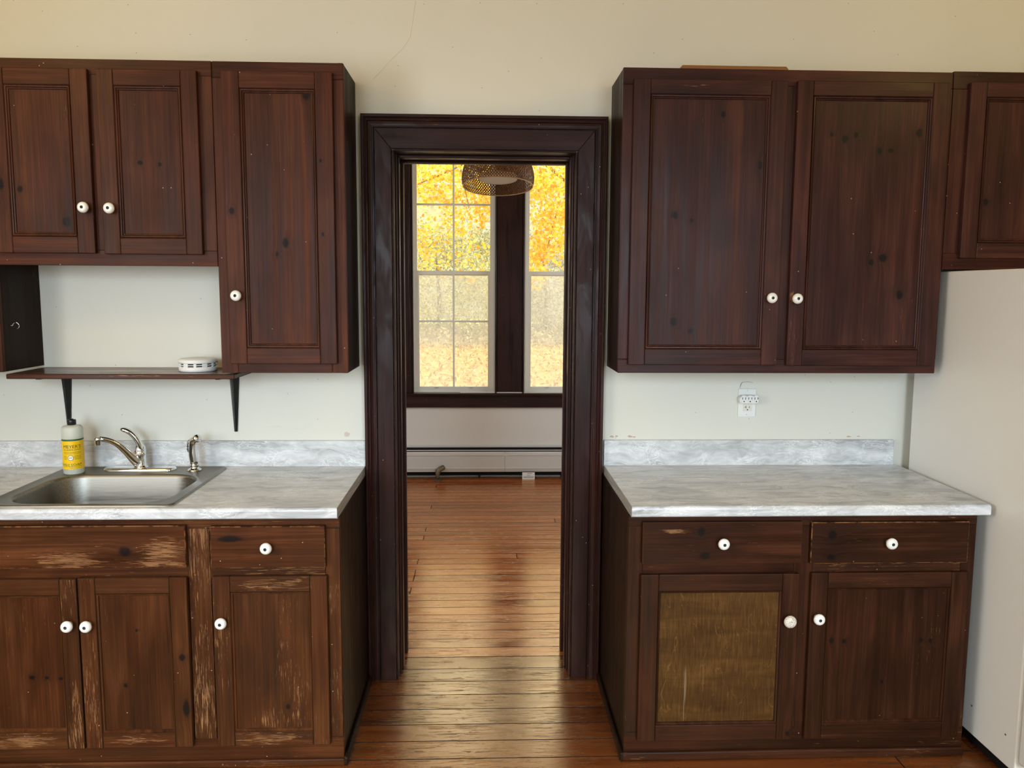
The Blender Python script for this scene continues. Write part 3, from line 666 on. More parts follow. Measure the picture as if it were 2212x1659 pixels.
pl = [rrect(fx-.142, fx+.136, fy-.029, fy+.029, .0285, fz_), rrect(fx-.142, fx+.136, fy-.029, fy+.029, .0285, fz_+.005), rrect(fx-.136, fx+.130, fy-.024, fy+.024, .0235, fz_+.010), rrect(fx-.1, fx+.1, fy-.012, fy+.012, .0115, fz_+.0115)]
V = []; F = []; n_ = len(pl[0])
for L in pl: V += [(a-fx, b-fy, c-fz_) for a, b, c in L]
for j in range(3):
    for k in range(n_): F.append((j*n_+k, j*n_+(k+1) % n_, (j+1)*n_+(k+1) % n_, (j+1)*n_+k))
F.append(tuple(range(3*n_, 4*n_)))
mesh('deck_plate', V, F, CHROME, fa, (fx, fy, fz_), True)
lathe('body', [(.027, .008), (.027, .013), (.022, .017), (.0205, .022), (.0195, .055), (.0195, .062), (.0215, .0635), (.0215, .067), (.0205, .068), (.0215, .078), (.019, .092), (.012, .102), (.004, .105)], CHROME, fa, (fx, fy, fz_), 28)
sp_ = bez((fx-.006, fy-.008, .945), (fx-.035, fy-.03, .985), (-1.410, 2.985, 1.052), (-1.466, 2.953, 1.056), 16)
tube('spout', sp_, [.0195-.0090*min(1, k/11) for k in range(17)], CHROME, fa, (fx, fy, fz_), 14)
lathe('aerator', [(.0105, -.020), (.0125, -.0195), (.0125, -.006), (.0135, -.005), (.0135, .007), (.011, .0095), (.004, .010)], CHROME, fa, (-1.470, 2.950, 1.054), 20)
lv = bez((fx+.004, fy, .995), (fx-.002, fy-.004, 1.035), (fx-.02, fy-.012, 1.078), (fx-.062, fy-.022, 1.083), 14)
tube('lever', lv, [.0195, .0195, .019, .0187, .0183, .018, .0177, .0174, .017, .0167, .0164, .016, .0152, .0135, .0085], CHROME, fa, (fx, fy, fz_), 14, .66)
lathe('hot_cold_dot', [(.0032, 0), (.0030, .0008)], plain('red_dot', lin(120, 20, 16), .3), fa, (fx-.012, fy-.0175, .993), 10).rotation_euler = (math.radians(90), 0, 0)
sx, sy = -1.139, 3.022
spr = thing('side_sprayer', 'chrome side sprayer standing right of the faucet', 'sprayer', (sx, sy, fz_))
lathe('base_ring', [(.0265, 0), (.0265, .004), (.021, .008), (.0165, .010), (.0155, .018), (.0175, .020), (.0175, .023), (.0145, .025)], CHROME, spr, (sx, sy, fz_), 24)
tube('wand', bez((sx, sy, .941), (sx-.004, sy, .98), (sx-.008, sy-.001, 1.012), (sx-.001, sy-.006, 1.032), 8)+bez((sx-.001, sy-.006, 1.032), (sx+.004, sy-.009, 1.042), (sx+.012, sy-.013, 1.046), (sx+.027, sy-.022, 1.050), 6)[1:], [.0145, .0152, .016, .0163, .0163, .016, .0155, .0152, .015, .015, .015, .015, .0155, .016, .0155], CHROME, spr, (sx, sy, fz_), 14)
tube('trigger', bez((sx-.008, sy-.004, 1.041), (sx-.022, sy-.006, 1.028), (sx-.023, sy-.006, 1.01), (sx-.019, sy-.005, .992), 8), [.006, .0065, .0065, .006, .0055, .005, .0045, .004, .003], CHROME, spr, (sx, sy, fz_), 8)

bx, by, bz = -1.5835, 2.985, .9174
bot = thing('soap_bottle', 'clear dish soap bottle with yellow label and black cap on the sink rim', 'bottle', (bx, by, bz))
BR = .0370
def soapglass():
    t = NT('frosted_bottle'); b = t.bsdf(lin(232, 234, 220), .32, spec=.5); b.inputs['Transmission Weight'].default_value = .35; b.inputs['IOR'].default_value = 1.35; return t.m
lathe('bottle_body', [(.032, 0), (BR, .004), (BR, .175), (.0360, .180), (.031, .185), (.018, .1885), (.0145, .189)], soapglass(), bot, (bx, by, bz), 40)
lathe('cap', [(.0145, .1895), (.0155, .190), (.0155, .207), (.0145, .2085), (.008, .209), (.007, .2115), (.004, .212)], BLKPL, bot, (bx, by, bz), 28)
YEL = plain('yellow_label', lin(250, 202, 8), .4); GRN = plain('label_green', lin(28, 92, 62), .45); INK = plain('label_ink', lin(30, 52, 44), .5); CRM = plain('label_cream', lin(244, 240, 224), .5); RING = plain('label_ring', lin(150, 96, 40), .5)
def sleeve(name, z0, z1, r, mat, parent):
    n = 40; V = []; F = []
    for z in (z0, z1):
        for k in range(n): a = 2*math.pi*k/n; V.append((r*math.cos(a), r*math.sin(a), z))
    for k in range(n): F.append((k, (k+1) % n, n+(k+1) % n, n+k))
    return mesh(name, V, F, mat, parent, (bx, by, bz), True)
lab = sleeve('label', .022, .137, BR+.0004, YEL, bot)
sleeve('label_band', .131, .1375, BR+.0006, GRN, lab)
FACE = math.atan2(0-by, 0-bx)   # side of the bottle turned to the room's middle
def wrap(pts, r):
    return [(r*math.cos(FACE+u/BR), r*math.sin(FACE+u/BR), z) for u, z in pts]
def text_on_bottle(name, s, u0, z, size, mat, width):
    cu = bpy.data.curves.new(name, 'FONT'); cu.body = s; cu.size = size; cu.resolution_u = 2
    o = bpy.data.objects.new(name, cu); C.objects.link(o); dg = bpy.context.evaluated_depsgraph_get()
    me = bpy.data.meshes.new_from_object(o.evaluated_get(dg)); bpy.data.objects.remove(o)
    w0 = max(v.co.x for v in me.vertices); co_ = [(v.co.x*width/w0, v.co.y) for v in me.vertices]; P = wrap([(u0+x, z+y) for x, y in co_], BR+.0012)
    fs = [tuple(p.vertices) for p in me.polygons]; bpy.data.meshes.remove(me)
    w = max(x for x, _ in co_)
    return mesh(name, P, fs, mat, lab, (bx, by, bz)), w
def flatmark(name, polys, mat, r):
    V = []; F = []
    for pg in polys:
        s = len(V); V += wrap(pg, r); F.append(tuple(range(s, s+len(pg))))
    return mesh(name, V, F, mat, lab, (bx, by, bz))
text_on_bottle('lettering', "MRS.", -.0840, .104, .0135, INK, .030)
text_on_bottle('lettering', "MEYER'S", -.0362, .104, .0168, INK, .0630)
text_on_bottle('lettering', "CLEAN DAY", -.0350, .0950, .0080, INK, .0620)
text_on_bottle('lettering', "DISH SOAP", -.0490, .0362, .0112, INK, .0765)
def dashes(z, u0, u1, h=.0009):
    o = []; u = u0
    while u < u1-.001:
        w = random.uniform(.003, .006); e = min(u+w, u1); o.append([(u, z), (e, z), (e, z+h), (u, z+h)]); u = e+.0008
    return o
flatmark('fine_print', dashes(.088, -.036, .027)+dashes(.085, -.036, .027)+dashes(.0815, -.036, .027)+sum([dashes(z, -.036, -.0225) for z in (.074, .0705, .067, .0635, .060)], [])+sum([dashes(z, .003, .027) for z in (.074, .0705, .067, .0635, .060)], [])+dashes(.0322, -.037, .027, .0013)+dashes(.0265, -.012, .027, .0011), INK, BR+.0008)
def circ(r, n=12):   # narrow strips, so that the disc bends with the bottle
    U = [r*math.cos(math.pi*(1-k/n)) for k in range(n+1)]; h = lambda u: math.sqrt(max(r*r-u*u, 0))+1e-5
    return [[(-.0097+a, .0665-h(a)), (-.0097+b, .0665-h(b)), (-.0097+b, .0665+h(b)), (-.0097+a, .0665+h(a))] for a, b in zip(U, U[1:])]
flatmark('emblem_ring', circ(.0104), RING, BR+.0007); flatmark('emblem_disc', circ(.0086), CRM, BR+.0010)
flatmark('emblem_bar', [[(-.0162+.00217*k, .0648), (-.0162+.00217*(k+1), .0648), (-.0162+.00217*(k+1), .0684), (-.0162+.00217*k, .0684)] for k in range(6)], plain('emblem_green', lin(150, 176, 158), .5), BR+.0013)

# ---------------------------------------------------------------- outlet
ot = thing('wall_outlet', 'white wall outlet plate with a double receptacle above the right counter', 'outlet', (1.082, D, 1.113))
box('cover_plate', 1.0455, 1.1195, D-.006, D-.0004, 1.1135, 1.2305, PLASTIC, ot, .003, 2)
rp = box('receptacle', 1.066, 1.102, D-.0085, D-.005, 1.1375, 1.2065, plain('receptacle', lin(222, 218, 206), .4), ot, .002)
for a, b, c, d in ((1.0765, 1.0785, 1.1495, 1.1595), (1.0715, 1.0765, 1.1535, 1.1555), (1.090, 1.092, 1.1505, 1.1585)): box('slot', a, b, D-.0088, D-.0083, c, d, SCREW, rp, 0)
lathe('slot', [(.0026, 0), (.0026, .0008)], SCREW, rp, (1.0838, D-.0081, 1.1435), 10).rotation_euler = (math.radians(90), 0, 0)
lathe('plate_screw', [(.0032, 0), (.0028, .0012)], PLASTIC, ot, (1.0825, D-.006, 1.1225), 12).rotation_euler = (math.radians(90), 0, 0)
lathe('plate_screw', [(.0032, 0), (.0028, .0012)], PLASTIC, ot, (1.0825, D-.006, 1.2225), 12).rotation_euler = (math.radians(90), 0, 0)
ad = thing('outlet_adapter', 'white three-way plug adapter plugged into the wall outlet', 'adapter', (1.082, D-.009, 1.187))
AY = D-.038
def slab_rr(name, x0, x1, z0, z1, r, y0, y1, mat, parent, bev=.003):
    lp = [[(a, y1, b) for a, b, _ in rrect(x0, x1, z0, z1, r, 0)], [(a, y0+bev, b) for a, b, _ in rrect(x0, x1, z0, z1, r, 0)], [(a, y0, b) for a, b, _ in rrect(x0+bev, x1-bev, z0+bev, z1-bev, max(r-bev, .001), 0)]]
    V = []; F = []; n = len(lp[0]); loc = ((x0+x1)/2, y1, (z0+z1)/2)
    for L in lp: V += [(a-loc[0], b-loc[1], c-loc[2]) for a, b, c in L]
    for j in range(2):
        for k in range(n): F.append((j*n+k, j*n+(k+1) % n, (j+1)*n+(k+1) % n, (j+1)*n+k))
    F.append(tuple(range(2*n, 3*n))); F.append(tuple(range(n-1, -1, -1)))
    bm = bmesh.new(); vv = [bm.verts.new(v) for v in V]
    for f in F: bm.faces.new([vv[k] for k in f])
    return from_bm(name, bm, mat, parent, loc)
ab = slab_rr('adapter_body', 1.0415, 1.1235, 1.1715, 1.2055, .015, AY, D-.009, PLASTIC, ad)
for k in range(3):
    cx_ = 1.0575+.0255*k
    slab_rr('outlet_face', cx_-.0105, cx_+.0105, 1.1745, 1.2085, .009, AY-.0025, AY+.001, PLASTIC, ab, .0015)
    for dx in (-.0062, .0062): box('slot', cx_+dx-.0012, cx_+dx+.0012, AY-.0031, AY-.0022, 1.1905, 1.1995, SCREW, ab, 0)
    lathe('slot', [(.0027, 0), (.0027, .0008)], SCREW, ab, (cx_, AY-.0024, 1.1825), 10).rotation_euler = (math.radians(90), 0, 0)
CRK = plain('crack_grey', lin(120, 116, 106), .8)
cr = tube('wall_crack', [(1.0515, D, 1.232), (1.0535, D, 1.240), (1.056, D, 1.249), (1.061, D, 1.2565), (1.075, D, 1.2585), (1.095, D, 1.258), (1.106, D, 1.254)], [.0007, .0012, .0015, .001, .0008, .0006, .0004], CRK, loc=(1.08, D, 1.24), n=5); struct(cr, 'thin crack in the plaster above the outlet')
pk = tube('wall_crack', [(-.268, D, 2.735), (-.279, D, 2.664), (-.29, D, 2.60), (-.319, D, 2.558), (-.372, D, 2.508), (-.437, D, 2.438)], .0004, plain('crack_fine', lin(176, 164, 132), .8), loc=(-.3, D, 2.5), n=4); struct(pk, 'hairline crack in the wall above the doorway')
# peeled paint above the right backsplash
CHIP = plain('bare_plaster', lin(196, 164, 138), .8)
def chip(name, x, z, w, h, mat, n=11):
    pts = [(x+w*math.cos(a)*random.uniform(.6, 1.1), z+h*math.sin(a)*random.uniform(.5, 1.1)) for a in np.linspace(0, 2*math.pi, n, endpoint=False)]
    o = mesh(name, [(a-x, 0, b-z) for a, b in pts]+[(a-x, .003, b-z) for a, b in pts], [tuple(range(n-1, -1, -1))]+[(k, (k+1) % n, n+(k+1) % n, n+k) for k in range(n)], mat, None, (x, D-.0006, z)); struct(o, 'chipped paint on the wall'); return o
for x, z, w, h in ((.525, 1.030, .010, .005), (.545, 1.032, .008, .004), (.60, 1.031, .012, .005), (.618, 1.029, .008, .003), (1.52, 1.029, .012, .003), (1.56, 1.030, .008, .003), (-.56, 1.04, .016, .012)): chip('paint_chip', x, z, w, h, CHIP if x > 0 else plain('faint_stain', lin(206, 192, 178), .8))

# ---------------------------------------------------------------- refrigerator
fr = thing('refrigerator', 'white refrigerator seen from its plain side at the right edge', 'refrigerator', (2.2, 2.7, 0))
box('body', 1.744, 2.62, 2.325, 3.062, .055, 1.7085, FRIDGE, fr, .006, 3)
box('door_panel', 1.740, 2.624, 2.255, 2.315, .10, 1.72, FRIDGED, fr, .012, 3)
box('gasket', 1.752, 2.612, 2.315, 2.325, .11, 1.70, plain('gasket', lin(196, 194, 190), .6), fr, .001)
box('plinth', 1.765, 2.60, 2.345, 3.04, .012, .055, DARKV, fr, 0)
for x in (1.79, 2.57):
    for y in (2.37, 3.02): lathe('foot', [(.018, 0), (.018, .02), (.008, .022), (.008, .06)], plain('foot_grey', lin(110, 110, 104), .6), fr, (x, y, 0), 14)
for y, z in ((2.38, .16), (2.56, .16)):
    lathe('side_screw', [(.003, 0), (.003, .001)], SCREW, fr, (1.7438, y, z), 10).rotation_euler = (0, math.radians(-90), 0)

# ---------------------------------------------------------------- far room: windows
t_ = NT('window_glass'); tr = t_.n('ShaderNodeBsdfTransparent'); gl = t_.n('ShaderNodeBsdfGlossy'); gl.inputs['Roughness'].default_value = .03; df = t_.n('ShaderNodeBsdfDiffuse'); df.inputs[0].default_value = (.9, .9, .86, 1)
m1 = t_.n('ShaderNodeMixShader'); fr_ = t_.n('ShaderNodeFresnel'); fr_.inputs[0].default_value = 1.3; t_.t.links.new(fr_.outputs[0], m1.inputs[0]); t_.t.links.new(tr.outputs[0], m1.inputs[1]); t_.t.links.new(gl.outputs[0], m1.inputs[2])
m2 = t_.n('ShaderNodeMixShader'); m2.inputs[0].default_value = .05; t_.t.links.new(m1.outputs[0], m2.inputs[1]); t_.t.links.new(df.outputs[0], m2.inputs[2]); t_.t.links.new(m2.outputs[0], t_.out.inputs[0])
GLASS = t_.m
t_ = NT('insect_screen'); tr = t_.n('ShaderNodeBsdfTransparent'); df = t_.n('ShaderNodeBsdfDiffuse'); df.inputs[0].default_value = (.82, .82, .70, 1); tl = t_.n('ShaderNodeBsdfTranslucent'); tl.inputs[0].default_value = (.82, .82, .70, 1)
m0 = t_.n('ShaderNodeMixShader'); m0.inputs[0].default_value = .5; t_.t.links.new(df.outputs[0], m0.inputs[1]); t_.t.links.new(tl.outputs[0], m0.inputs[2])
m1 = t_.n('ShaderNodeMixShader'); m1.inputs[0].default_value = .29; t_.t.links.new(tr.outputs[0], m1.inputs[1]); t_.t.links.new(m0.outputs[0], m1.inputs[2]); t_.t.links.new(m1.outputs[0], t_.out.inputs[0])
SCREEN = t_.m
def ring(name, x0, x1, z0, z1, w, wt, wb2, y0, y1, mat, parent):
    cx, cz = (x0+x1)/2, (z0+z1)/2; O = [(x0, z0), (x1, z0), (x1, z1), (x0, z1)]; I = [(x0+w, z0+wb2), (x1-w, z0+wb2), (x1-w, z1-wt), (x0+w, z1-wt)]
    V = []; F = []
    for y in (y0, y1): V += [(a-cx, y-y0, b-cz) for a, b in O]+[(a-cx, y-y0, b-cz) for a, b in I]
    for k in range(4):
        j = (k+1) % 4
        F += [(k, j, 4+j, 4+k), (8+k, 12+k, 12+j, 8+j), (k, 8+k, 8+j, j), (4+k, 4+j, 12+j, 12+k)]
    bm = bmesh.new(); vv = [bm.verts.new(v) for v in V]
    for f in F: bm.faces.new([vv[k] for k in f])
    return from_bm(name, bm, mat, parent, (cx, y0, cz))
def window(name, xa, xb, hz_up, hz_lo, label):
    w = ring(name, xa, xb, WZ0-.004, WZ1, .010, .012, .012, YF+.035, YF+.2, WHITEP, None); struct(w, label)
    MZ0, MZ1 = 1.760, 1.787
    lo = ring('lower_sash', xa+.010, xb-.010, WZ0+.001, MZ1, .047, .030, .053, YF+.045, YF+.075, SASHP, w)
    up_ = ring('upper_sash', xa+.010, xb-.010, MZ0-.012, WZ1-.012, .030, .04, .036, YF+.083, YF+.110, SASHP, w)
    for sash, x0, x1, z0, z1, y, hz in ((lo, xa+.057, xb-.057, WZ0+.054, MZ1-.03, YF+.060, hz_lo), (up_, xa+.040, xb-.040, MZ0+.024, WZ1-.052, YF+.096, hz_up)):
        xm = (x0+x1)/2; box('muntin', xm-.008, xm+.008, y-.013, y+.012, z0-.002, z1+.002, SASHP, sash, .003)
        zs = [z0]+hz+[z1]
        for h in hz:
            box('muntin', x0-.002, xm-.008, y-.012, y+.011, h-.008, h+.008, SASHP, sash, .003); box('muntin', xm+.008, x1+.002, y-.012, y+.011, h-.008, h+.008, SASHP, sash, .003)
        for k in range(len(zs)-1):
            for (p, q) in ((x0, xm), (xm, x1)): box('pane', p, q, y-.0012, y+.0012, zs[k], zs[k+1], GLASS, sash, 0)
    sf = ring('screen_frame', xa+.014, xb-.014, WZ0+.01, MZ1-.012, .018, .018, .018, YF+.135, YF+.147, plain('screen_frame', lin(180, 180, 174), .5), w)
    box('insect_screen', xa+.03, xb-.03, YF+.1405, YF+.1415, WZ0+.026, MZ1-.028, SCREEN, sf, 0)
    for dx in (.15, -.15):
        box('sash_lift', (xa+xb)/2+dx-.012, (xa+xb)/2+dx+.012, YF+.030, YF+.045, WZ0+.045, WZ0+.054, WHITEP, lo, .003)
    return w
window('window_1', *W1, [2.349], [1.356], 'double-hung window with four panes per sash left of the dark post')
window('window_2', *W2, [], [], 'double-hung window with two tall panes per sash right of the dark post')
FC = wood('casing', 'Z', .03, rough=.32, coat=.08); FCX = wood('casing', 'X', .03, rough=.30, coat=.12)
wt = thing('trim_2', 'dark varnished window casing, post and sill in the far room', 'window casing', (.2, YF, .62)); del wt['category']; wt['kind'] = 'structure'
for a, b in ((W1[0]-.115, W1[0]-.008), (W2[1]+.008, W2[1]+.115)): box('casing_board', a, b, YF-.025, YF-.0005, .742, WZ1+.01, FC, wt, .003)
for x in (W1[0]-.115, W1[0]-.02, W2[1]+.012, W2[1]+.105): box('casing_bead', x-.006, x+.012, YF-.036, YF-.025, .742, WZ1+.01, FC, wt, .004, 2)
box('mullion_post', W1[1]+.020, W2[0]-.020, YF-.030, YF-.0005, .742, WZ1+.01, FC, wt, .003)
for x in (W1[1]+.004, W2[0]-.018): box('casing_bead', x, x+.014, YF-.04, YF-.001, .742, WZ1+.01, FC, wt, .005, 2)
for a, b in ((W1[0]-.008, W1[0]+.010), (W1[1]-.004, W1[1]+.004), (W2[0]-.004, W2[0]+.004), (W2[1]-.010, W2[1]+.008)): box('stop_bead', a, b, YF-.01, YF+.036, .742, WZ1, FC if a in (W1[0]-.008, W2[1]-.010) else WHITEP, wt, .002)
box('head_casing', W1[0]-.13, W2[1]+.13, YF-.03, YF-.0005, WZ1+.01, WZ1+.13, FCX, wt, .004)
box('window_stool', W1[0]-.16, W2[1]+.16, YF-.06, YF+.044, .722, .742, FCX, wt, .006, 2)
box('apron', W1[0]-.13, W2[1]+.13, YF-.022, YF-.0005, .615, .722, FCX, wt, .003)
tag(box('white_batten', -.21, .98, YF-.034, YF-.012, .7425, .752, WHITEP, None, .002), 'thin white wooden strip lying on the window sill', 'strip')

# ---------------------------------------------------------------- far room: heater, pipe, card, lamp
hx0, hx1 = -1.9, 2.1
ht = thing('baseboard_heater', 'long white baseboard heater below the windows', 'heater', (0, YF, 0))
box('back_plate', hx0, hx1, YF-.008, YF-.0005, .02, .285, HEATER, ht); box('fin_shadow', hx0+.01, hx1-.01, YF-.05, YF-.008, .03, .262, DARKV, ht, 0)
box('top_hood', hx0, hx1, YF-.030, YF-.008, .266, .282, HEATER, ht, .004, 2); box('damper', hx0, hx1, YF-.062, YF-.046, .243, .251, HEATER, ht, .002)
for a, b in ((hx0, .1745), (.1765, hx1)):
    n = 0; prof = [(-.066, .236), (-.074, .226), (-.076, .205), (-.072, .200), (-.072, .098), (-.076, .094), (-.066, .060), (-.060, .060), (-.060, .236)]
    V = [(x, y, z) for x in (a, b) for y, z in prof]; m = len(prof); F = [(k, (k+1) % m, m+(k+1) % m, m+k) for k in range(m)]+[tuple(range(m-1, -1, -1)), tuple(range(m, 2*m))]
    bm = bmesh.new(); vv = [bm.verts.new(v) for v in V]
    for f in F: bm.faces.new([vv[k] for k in f])
    from_bm('front_panel', bm, HEATER, ht, (0, YF, 0))
box('splice_plate', .165, .205, YF-.0775, YF-.0735, .20, .236, HEATER, ht, .001)
for x in (hx0+.3, -.75, -.05, .66, 1.4): box('bracket', x, x+.014, YF-.066, YF-.01, .012, .05, DARKV, ht, 0)
box('bottom_lip', hx0, hx1, YF-.058, YF-.008, .018, .026, plain('heater_lip', lin(120, 118, 112), .5), ht, .001)
BRASS = plain('dull_pipe', lin(120, 108, 84), .45, .7)
pe = thing('pipe_elbow', 'dull brass pipe elbow rising from the floor at the heater', 'pipe', (-.395, YF-.12, 0))
tube('elbow', [(-.40, YF-.12, 0.0), (-.40, YF-.12, .03), (-.402, YF-.118, .055), (-.397, YF-.113, .078), (-.382, YF-.106, .095), (-.362, YF-.098, .103), (-.352, YF-.09, .105)], [.016, .016, .021, .023, .023, .023, .023], BRASS, pe, (-.395, YF-.12, 0), 12)
lathe('collar', [(.036, 0), (.036, .005), (.018, .009)], plain('collar', lin(90, 86, 76), .5, .5), pe, (-.40, YF-.12, .0005), 18)
cdm = thing('paper_card', 'small white printed card leaning against the heater at the floor', 'card', (.38, YF-.1, 0))
co_ = box('card', .326, .434, YF-.1, YF-.098, .0005, .062, PLASTIC, cdm, 0)
for z, a, b in ((.050, .37, .41), (.034, .365, .395), (.022, .335, .425), (.014, .335, .425)): box('print_line', a, b, YF-.1008, YF-.1, z, z+.004, plain('print_grey', lin(130, 130, 130), .6), co_, 0)

LX, LY, LZ = .081, 4.9, 2.268
lm = thing('pendant_lamp', 'round woven bamboo pendant lamp hanging in front of the windows', 'lamp', (LX, LY, LZ))
lm.rotation_euler = (math.radians(-8.0), 0, 0)
def bamboo():
    t = NT('woven_bamboo'); tc, p = t.coords(rnd=False); n = t.noise(p, 60, 3)
    t.bsdf(t.ramp(n, [(.3, lin(92, 56, 24)), (.7, lin(146, 96, 46))]), .5); return t.m
BAM = bamboo()
sp = [(.216, 0), (.2225, .02), (.2255, .05), (.2225, .08), (.214, .115), (.20, .15), (.18, .185), (.15, .215), (.11, .235), (.07, .245)]
def shade_pt(u, s):
    s = max(0, min(1, s))*(len(sp)-1); k = min(int(s), len(sp)-2); f = s-k
    r = sp[k][0]*(1-f)+sp[k+1][0]*f; z = sp[k][1]*(1-f)+sp[k+1][1]*f
    return Vector((r*math.cos(u), r*math.sin(u), z))
V = []; F = []; NS = 80; st_ = 26
for fam in (1, -1):
    for i in range(NS):
        u0 = 2*math.pi*i/NS; prev = None
        for k in range(st_+1):
            s = k/st_; u = u0+fam*s*.95; hw = .0170
            off = .0012*fam*(1 if (k % 2) else -1)
            a = shade_pt(u-hw, s); b = shade_pt(u+hw, s)
            nrm = Vector((math.cos(u), math.sin(u), .2))*(off)
            V += [a+nrm, b+nrm]
            if prev is not None: F.append((prev, prev+1, prev+3, prev+2))
            prev = len(V)-2
sh = mesh('shade', V, F, BAM, lm, (LX, LY, LZ))
sm = sh.modifiers.new('thick', 'SOLIDIFY'); sm.thickness = .0014
ringp = [(.2165*math.cos(a), .2165*math.sin(a), 0) for a in np.linspace(0, 2*math.pi, 61)]
V, F = tube_data(ringp, .0032, 6); mesh('rim', V, F, plain('bamboo_rim', lin(190, 150, 104), .5), sh, (LX, LY, LZ), True)
V = []; F = []
for k in range(90):
    a = 2*math.pi*k/90; q, g = tube_data([(.2165*math.cos(a+.012*j)+.0, .2165*math.sin(a+.012*j), .0045*(1-j)) for j in (0, 1, 2)], .0012, 4); b = len(V); V += q; F += [tuple(b+t for t in f) for f in g]
st = mesh('rim_stitching', V, F, plain('stitching', lin(216, 190, 150), .6), sh, (LX, LY, LZ)); st['kind'] = 'stuff'
lathe('diffuser', [(.113, .047), (.120, .045), (.120, .064), (.118, .066)], plain('lamp_fabric', lin(216, 206, 186), .7), lm, (LX, LY, LZ), 40)
lathe('stem', [(.012, .22), (.012, .66)], BLACK, lm, (LX, LY, LZ), 12); lathe('ceiling_rose', [(.06, .665), (.06, .69), (.05, .725)], PLASTIC, lm, (LX, LY, LZ), 24)

# ---------------------------------------------------------------- outdoors
GZ = -.9
def leafmat(name, stops, trans=.45):
    t = NT(name); r = t.n('ShaderNodeNewGeometry').outputs['Random Per Island']
    c = t.ramp(r, stops)
    d = t.n('ShaderNodeBsdfDiffuse'); tl = t.n('ShaderNodeBsdfTranslucent'); t.set(d.inputs[0], c); t.set(tl.inputs[0], c)
    m = t.n('ShaderNodeMixShader'); m.inputs[0].default_value = trans; t.t.links.new(d.outputs[0], m.inputs[1]); t.t.links.new(tl.outputs[0], m.inputs[2]); t.t.links.new(m.outputs[0], t.out.inputs[0]); return t.m
YL = leafmat('yellow_maple_leaves', [(0, lin(214, 144, 30)), (.25, lin(224, 178, 42)), (.6, lin(230, 198, 56)), (1, lin(238, 218, 104))])
OLV = leafmat('olive_leaves', [(0, lin(140, 138, 100)), (.4, lin(176, 172, 124)), (.75, lin(204, 196, 140)), (1, lin(232, 212, 120))], .35)
GRY = leafmat('pale_leaves', [(0, lin(150, 146, 128)), (.5, lin(184, 180, 158)), (1, lin(214, 208, 176))], .35)
BRU = leafmat('dry_undergrowth', [(0, lin(110, 100, 76)), (.5, lin(150, 138, 106)), (1, lin(190, 170, 126))], .2)
LIT = leafmat('leaf_litter', [(0, lin(146, 98, 36)), (.35, lin(182, 136, 54)), (.7, lin(210, 172, 78)), (1, lin(234, 208, 124))], .1)
BARK = plain('bark', lin(112, 92, 74), .9)
MAPLE = [(0, 1), (.24, .62), (.62, .72), (.60, .34), (.98, .22), (.66, -.14), (.50, -.62), (.10, -.50), (-.44, -.66), (-.62, -.12), (-.96, .16), (-.58, .36), (-.66, .76), (-.22, .60)]
OVAL = [(0, 1), (.34, .45), (.42, -.1), (.22, -.7), (0, -.95), (-.26, -.66), (-.40, -.05), (-.30, .5)]
def leaves(name, P, size, mat, parent, loc, flat=False, shape=OVAL):
    n = len(P); S = np.array(shape); m = len(S)
    a = rng.normal(size=(n, 3)); a /= np.linalg.norm(a, axis=1)[:, None]
    if flat: a = np.stack([a[:, 0], a[:, 1], a[:, 2]*.25], 1); a /= np.linalg.norm(a, axis=1)[:, None]
    b = rng.normal(size=(n, 3)); 
    if flat: b[:, 2] *= .25
    b -= a*(a*b).sum(1)[:, None]; b /= np.linalg.norm(b, axis=1)[:, None]
    sz = size*rng.uniform(.7, 1.25, n)[:, None, None]
    V = (P[:, None, :]-np.array(loc)+sz*.5*(a[:, None, :]*S[None, :, 0:1]+b[:, None, :]*S[None, :, 1:2])).reshape(-1, 3)
    me = bpy.data.meshes.new(name); me.vertices.add(n*m); me.vertices.foreach_set('co', V.astype(np.float32).ravel())
    me.loops.add(n*m); me.loops.foreach_set('vertex_index', np.arange(n*m, dtype=np.int32))
    me.polygons.add(n); me.polygons.foreach_set('loop_start', np.arange(0, n*m, m, dtype=np.int32)); me.polygons.foreach_set('loop_total', np.full(n, m, dtype=np.int32))
    me.update(calc_edges=True); me.materials.append(mat)
    o = bpy.data.objects.new(name, me); o['kind'] = 'stuff'; link(o, parent, loc); return o
def blob(c, r, n):
    q = rng.normal(size=(n, 3)); q /= np.linalg.norm(q, axis=1)[:, None]; q *= (rng.uniform(0, 1, n)**.4)[:, None]
    return np.array(c)+q*np.array(r)
gm = NT('leafy_ground'); tc, p = gm.coords(rnd=False)
n1 = gm.noise(p, 3.0, 6, .7); n2 = gm.noise(p, .25, 3)
gc = gm.ramp(n1, [(.3, lin(136, 96, 44)), (.5, lin(174, 134, 64)), (.7, lin(206, 172, 96))])
sep = gm.n('ShaderNodeSeparateXYZ'); gm.set(sep.inputs[0], p)
gy = gm.math('ADD', sep.outputs[1], gm.math('MULTIPLY', gm.math('SUBTRACT', n2, .5), 6.0))
gc = gm.mix(gm.step(gy, 32, 37), gc, gm.ramp(n1, [(.3, lin(96, 92, 70)), (.7, lin(140, 130, 98))]))
gc = gm.mix(gm.math('MULTIPLY', gm.step(gy, 54, 57), gm.step(gy, 68, 64)), gc, gm.ramp(n1, [(.3, lin(168, 186, 80)), (.7, lin(216, 220, 120))]))
gm.bsdf(gc, .9, normal=gm.bump(n1, .5, .05))
ground = struct(multibox('ground', [(-60, 60, YF+.2, 90, GZ-.1, GZ)], gm.m, (0, 0, GZ)), 'leaf-strewn ground outside')
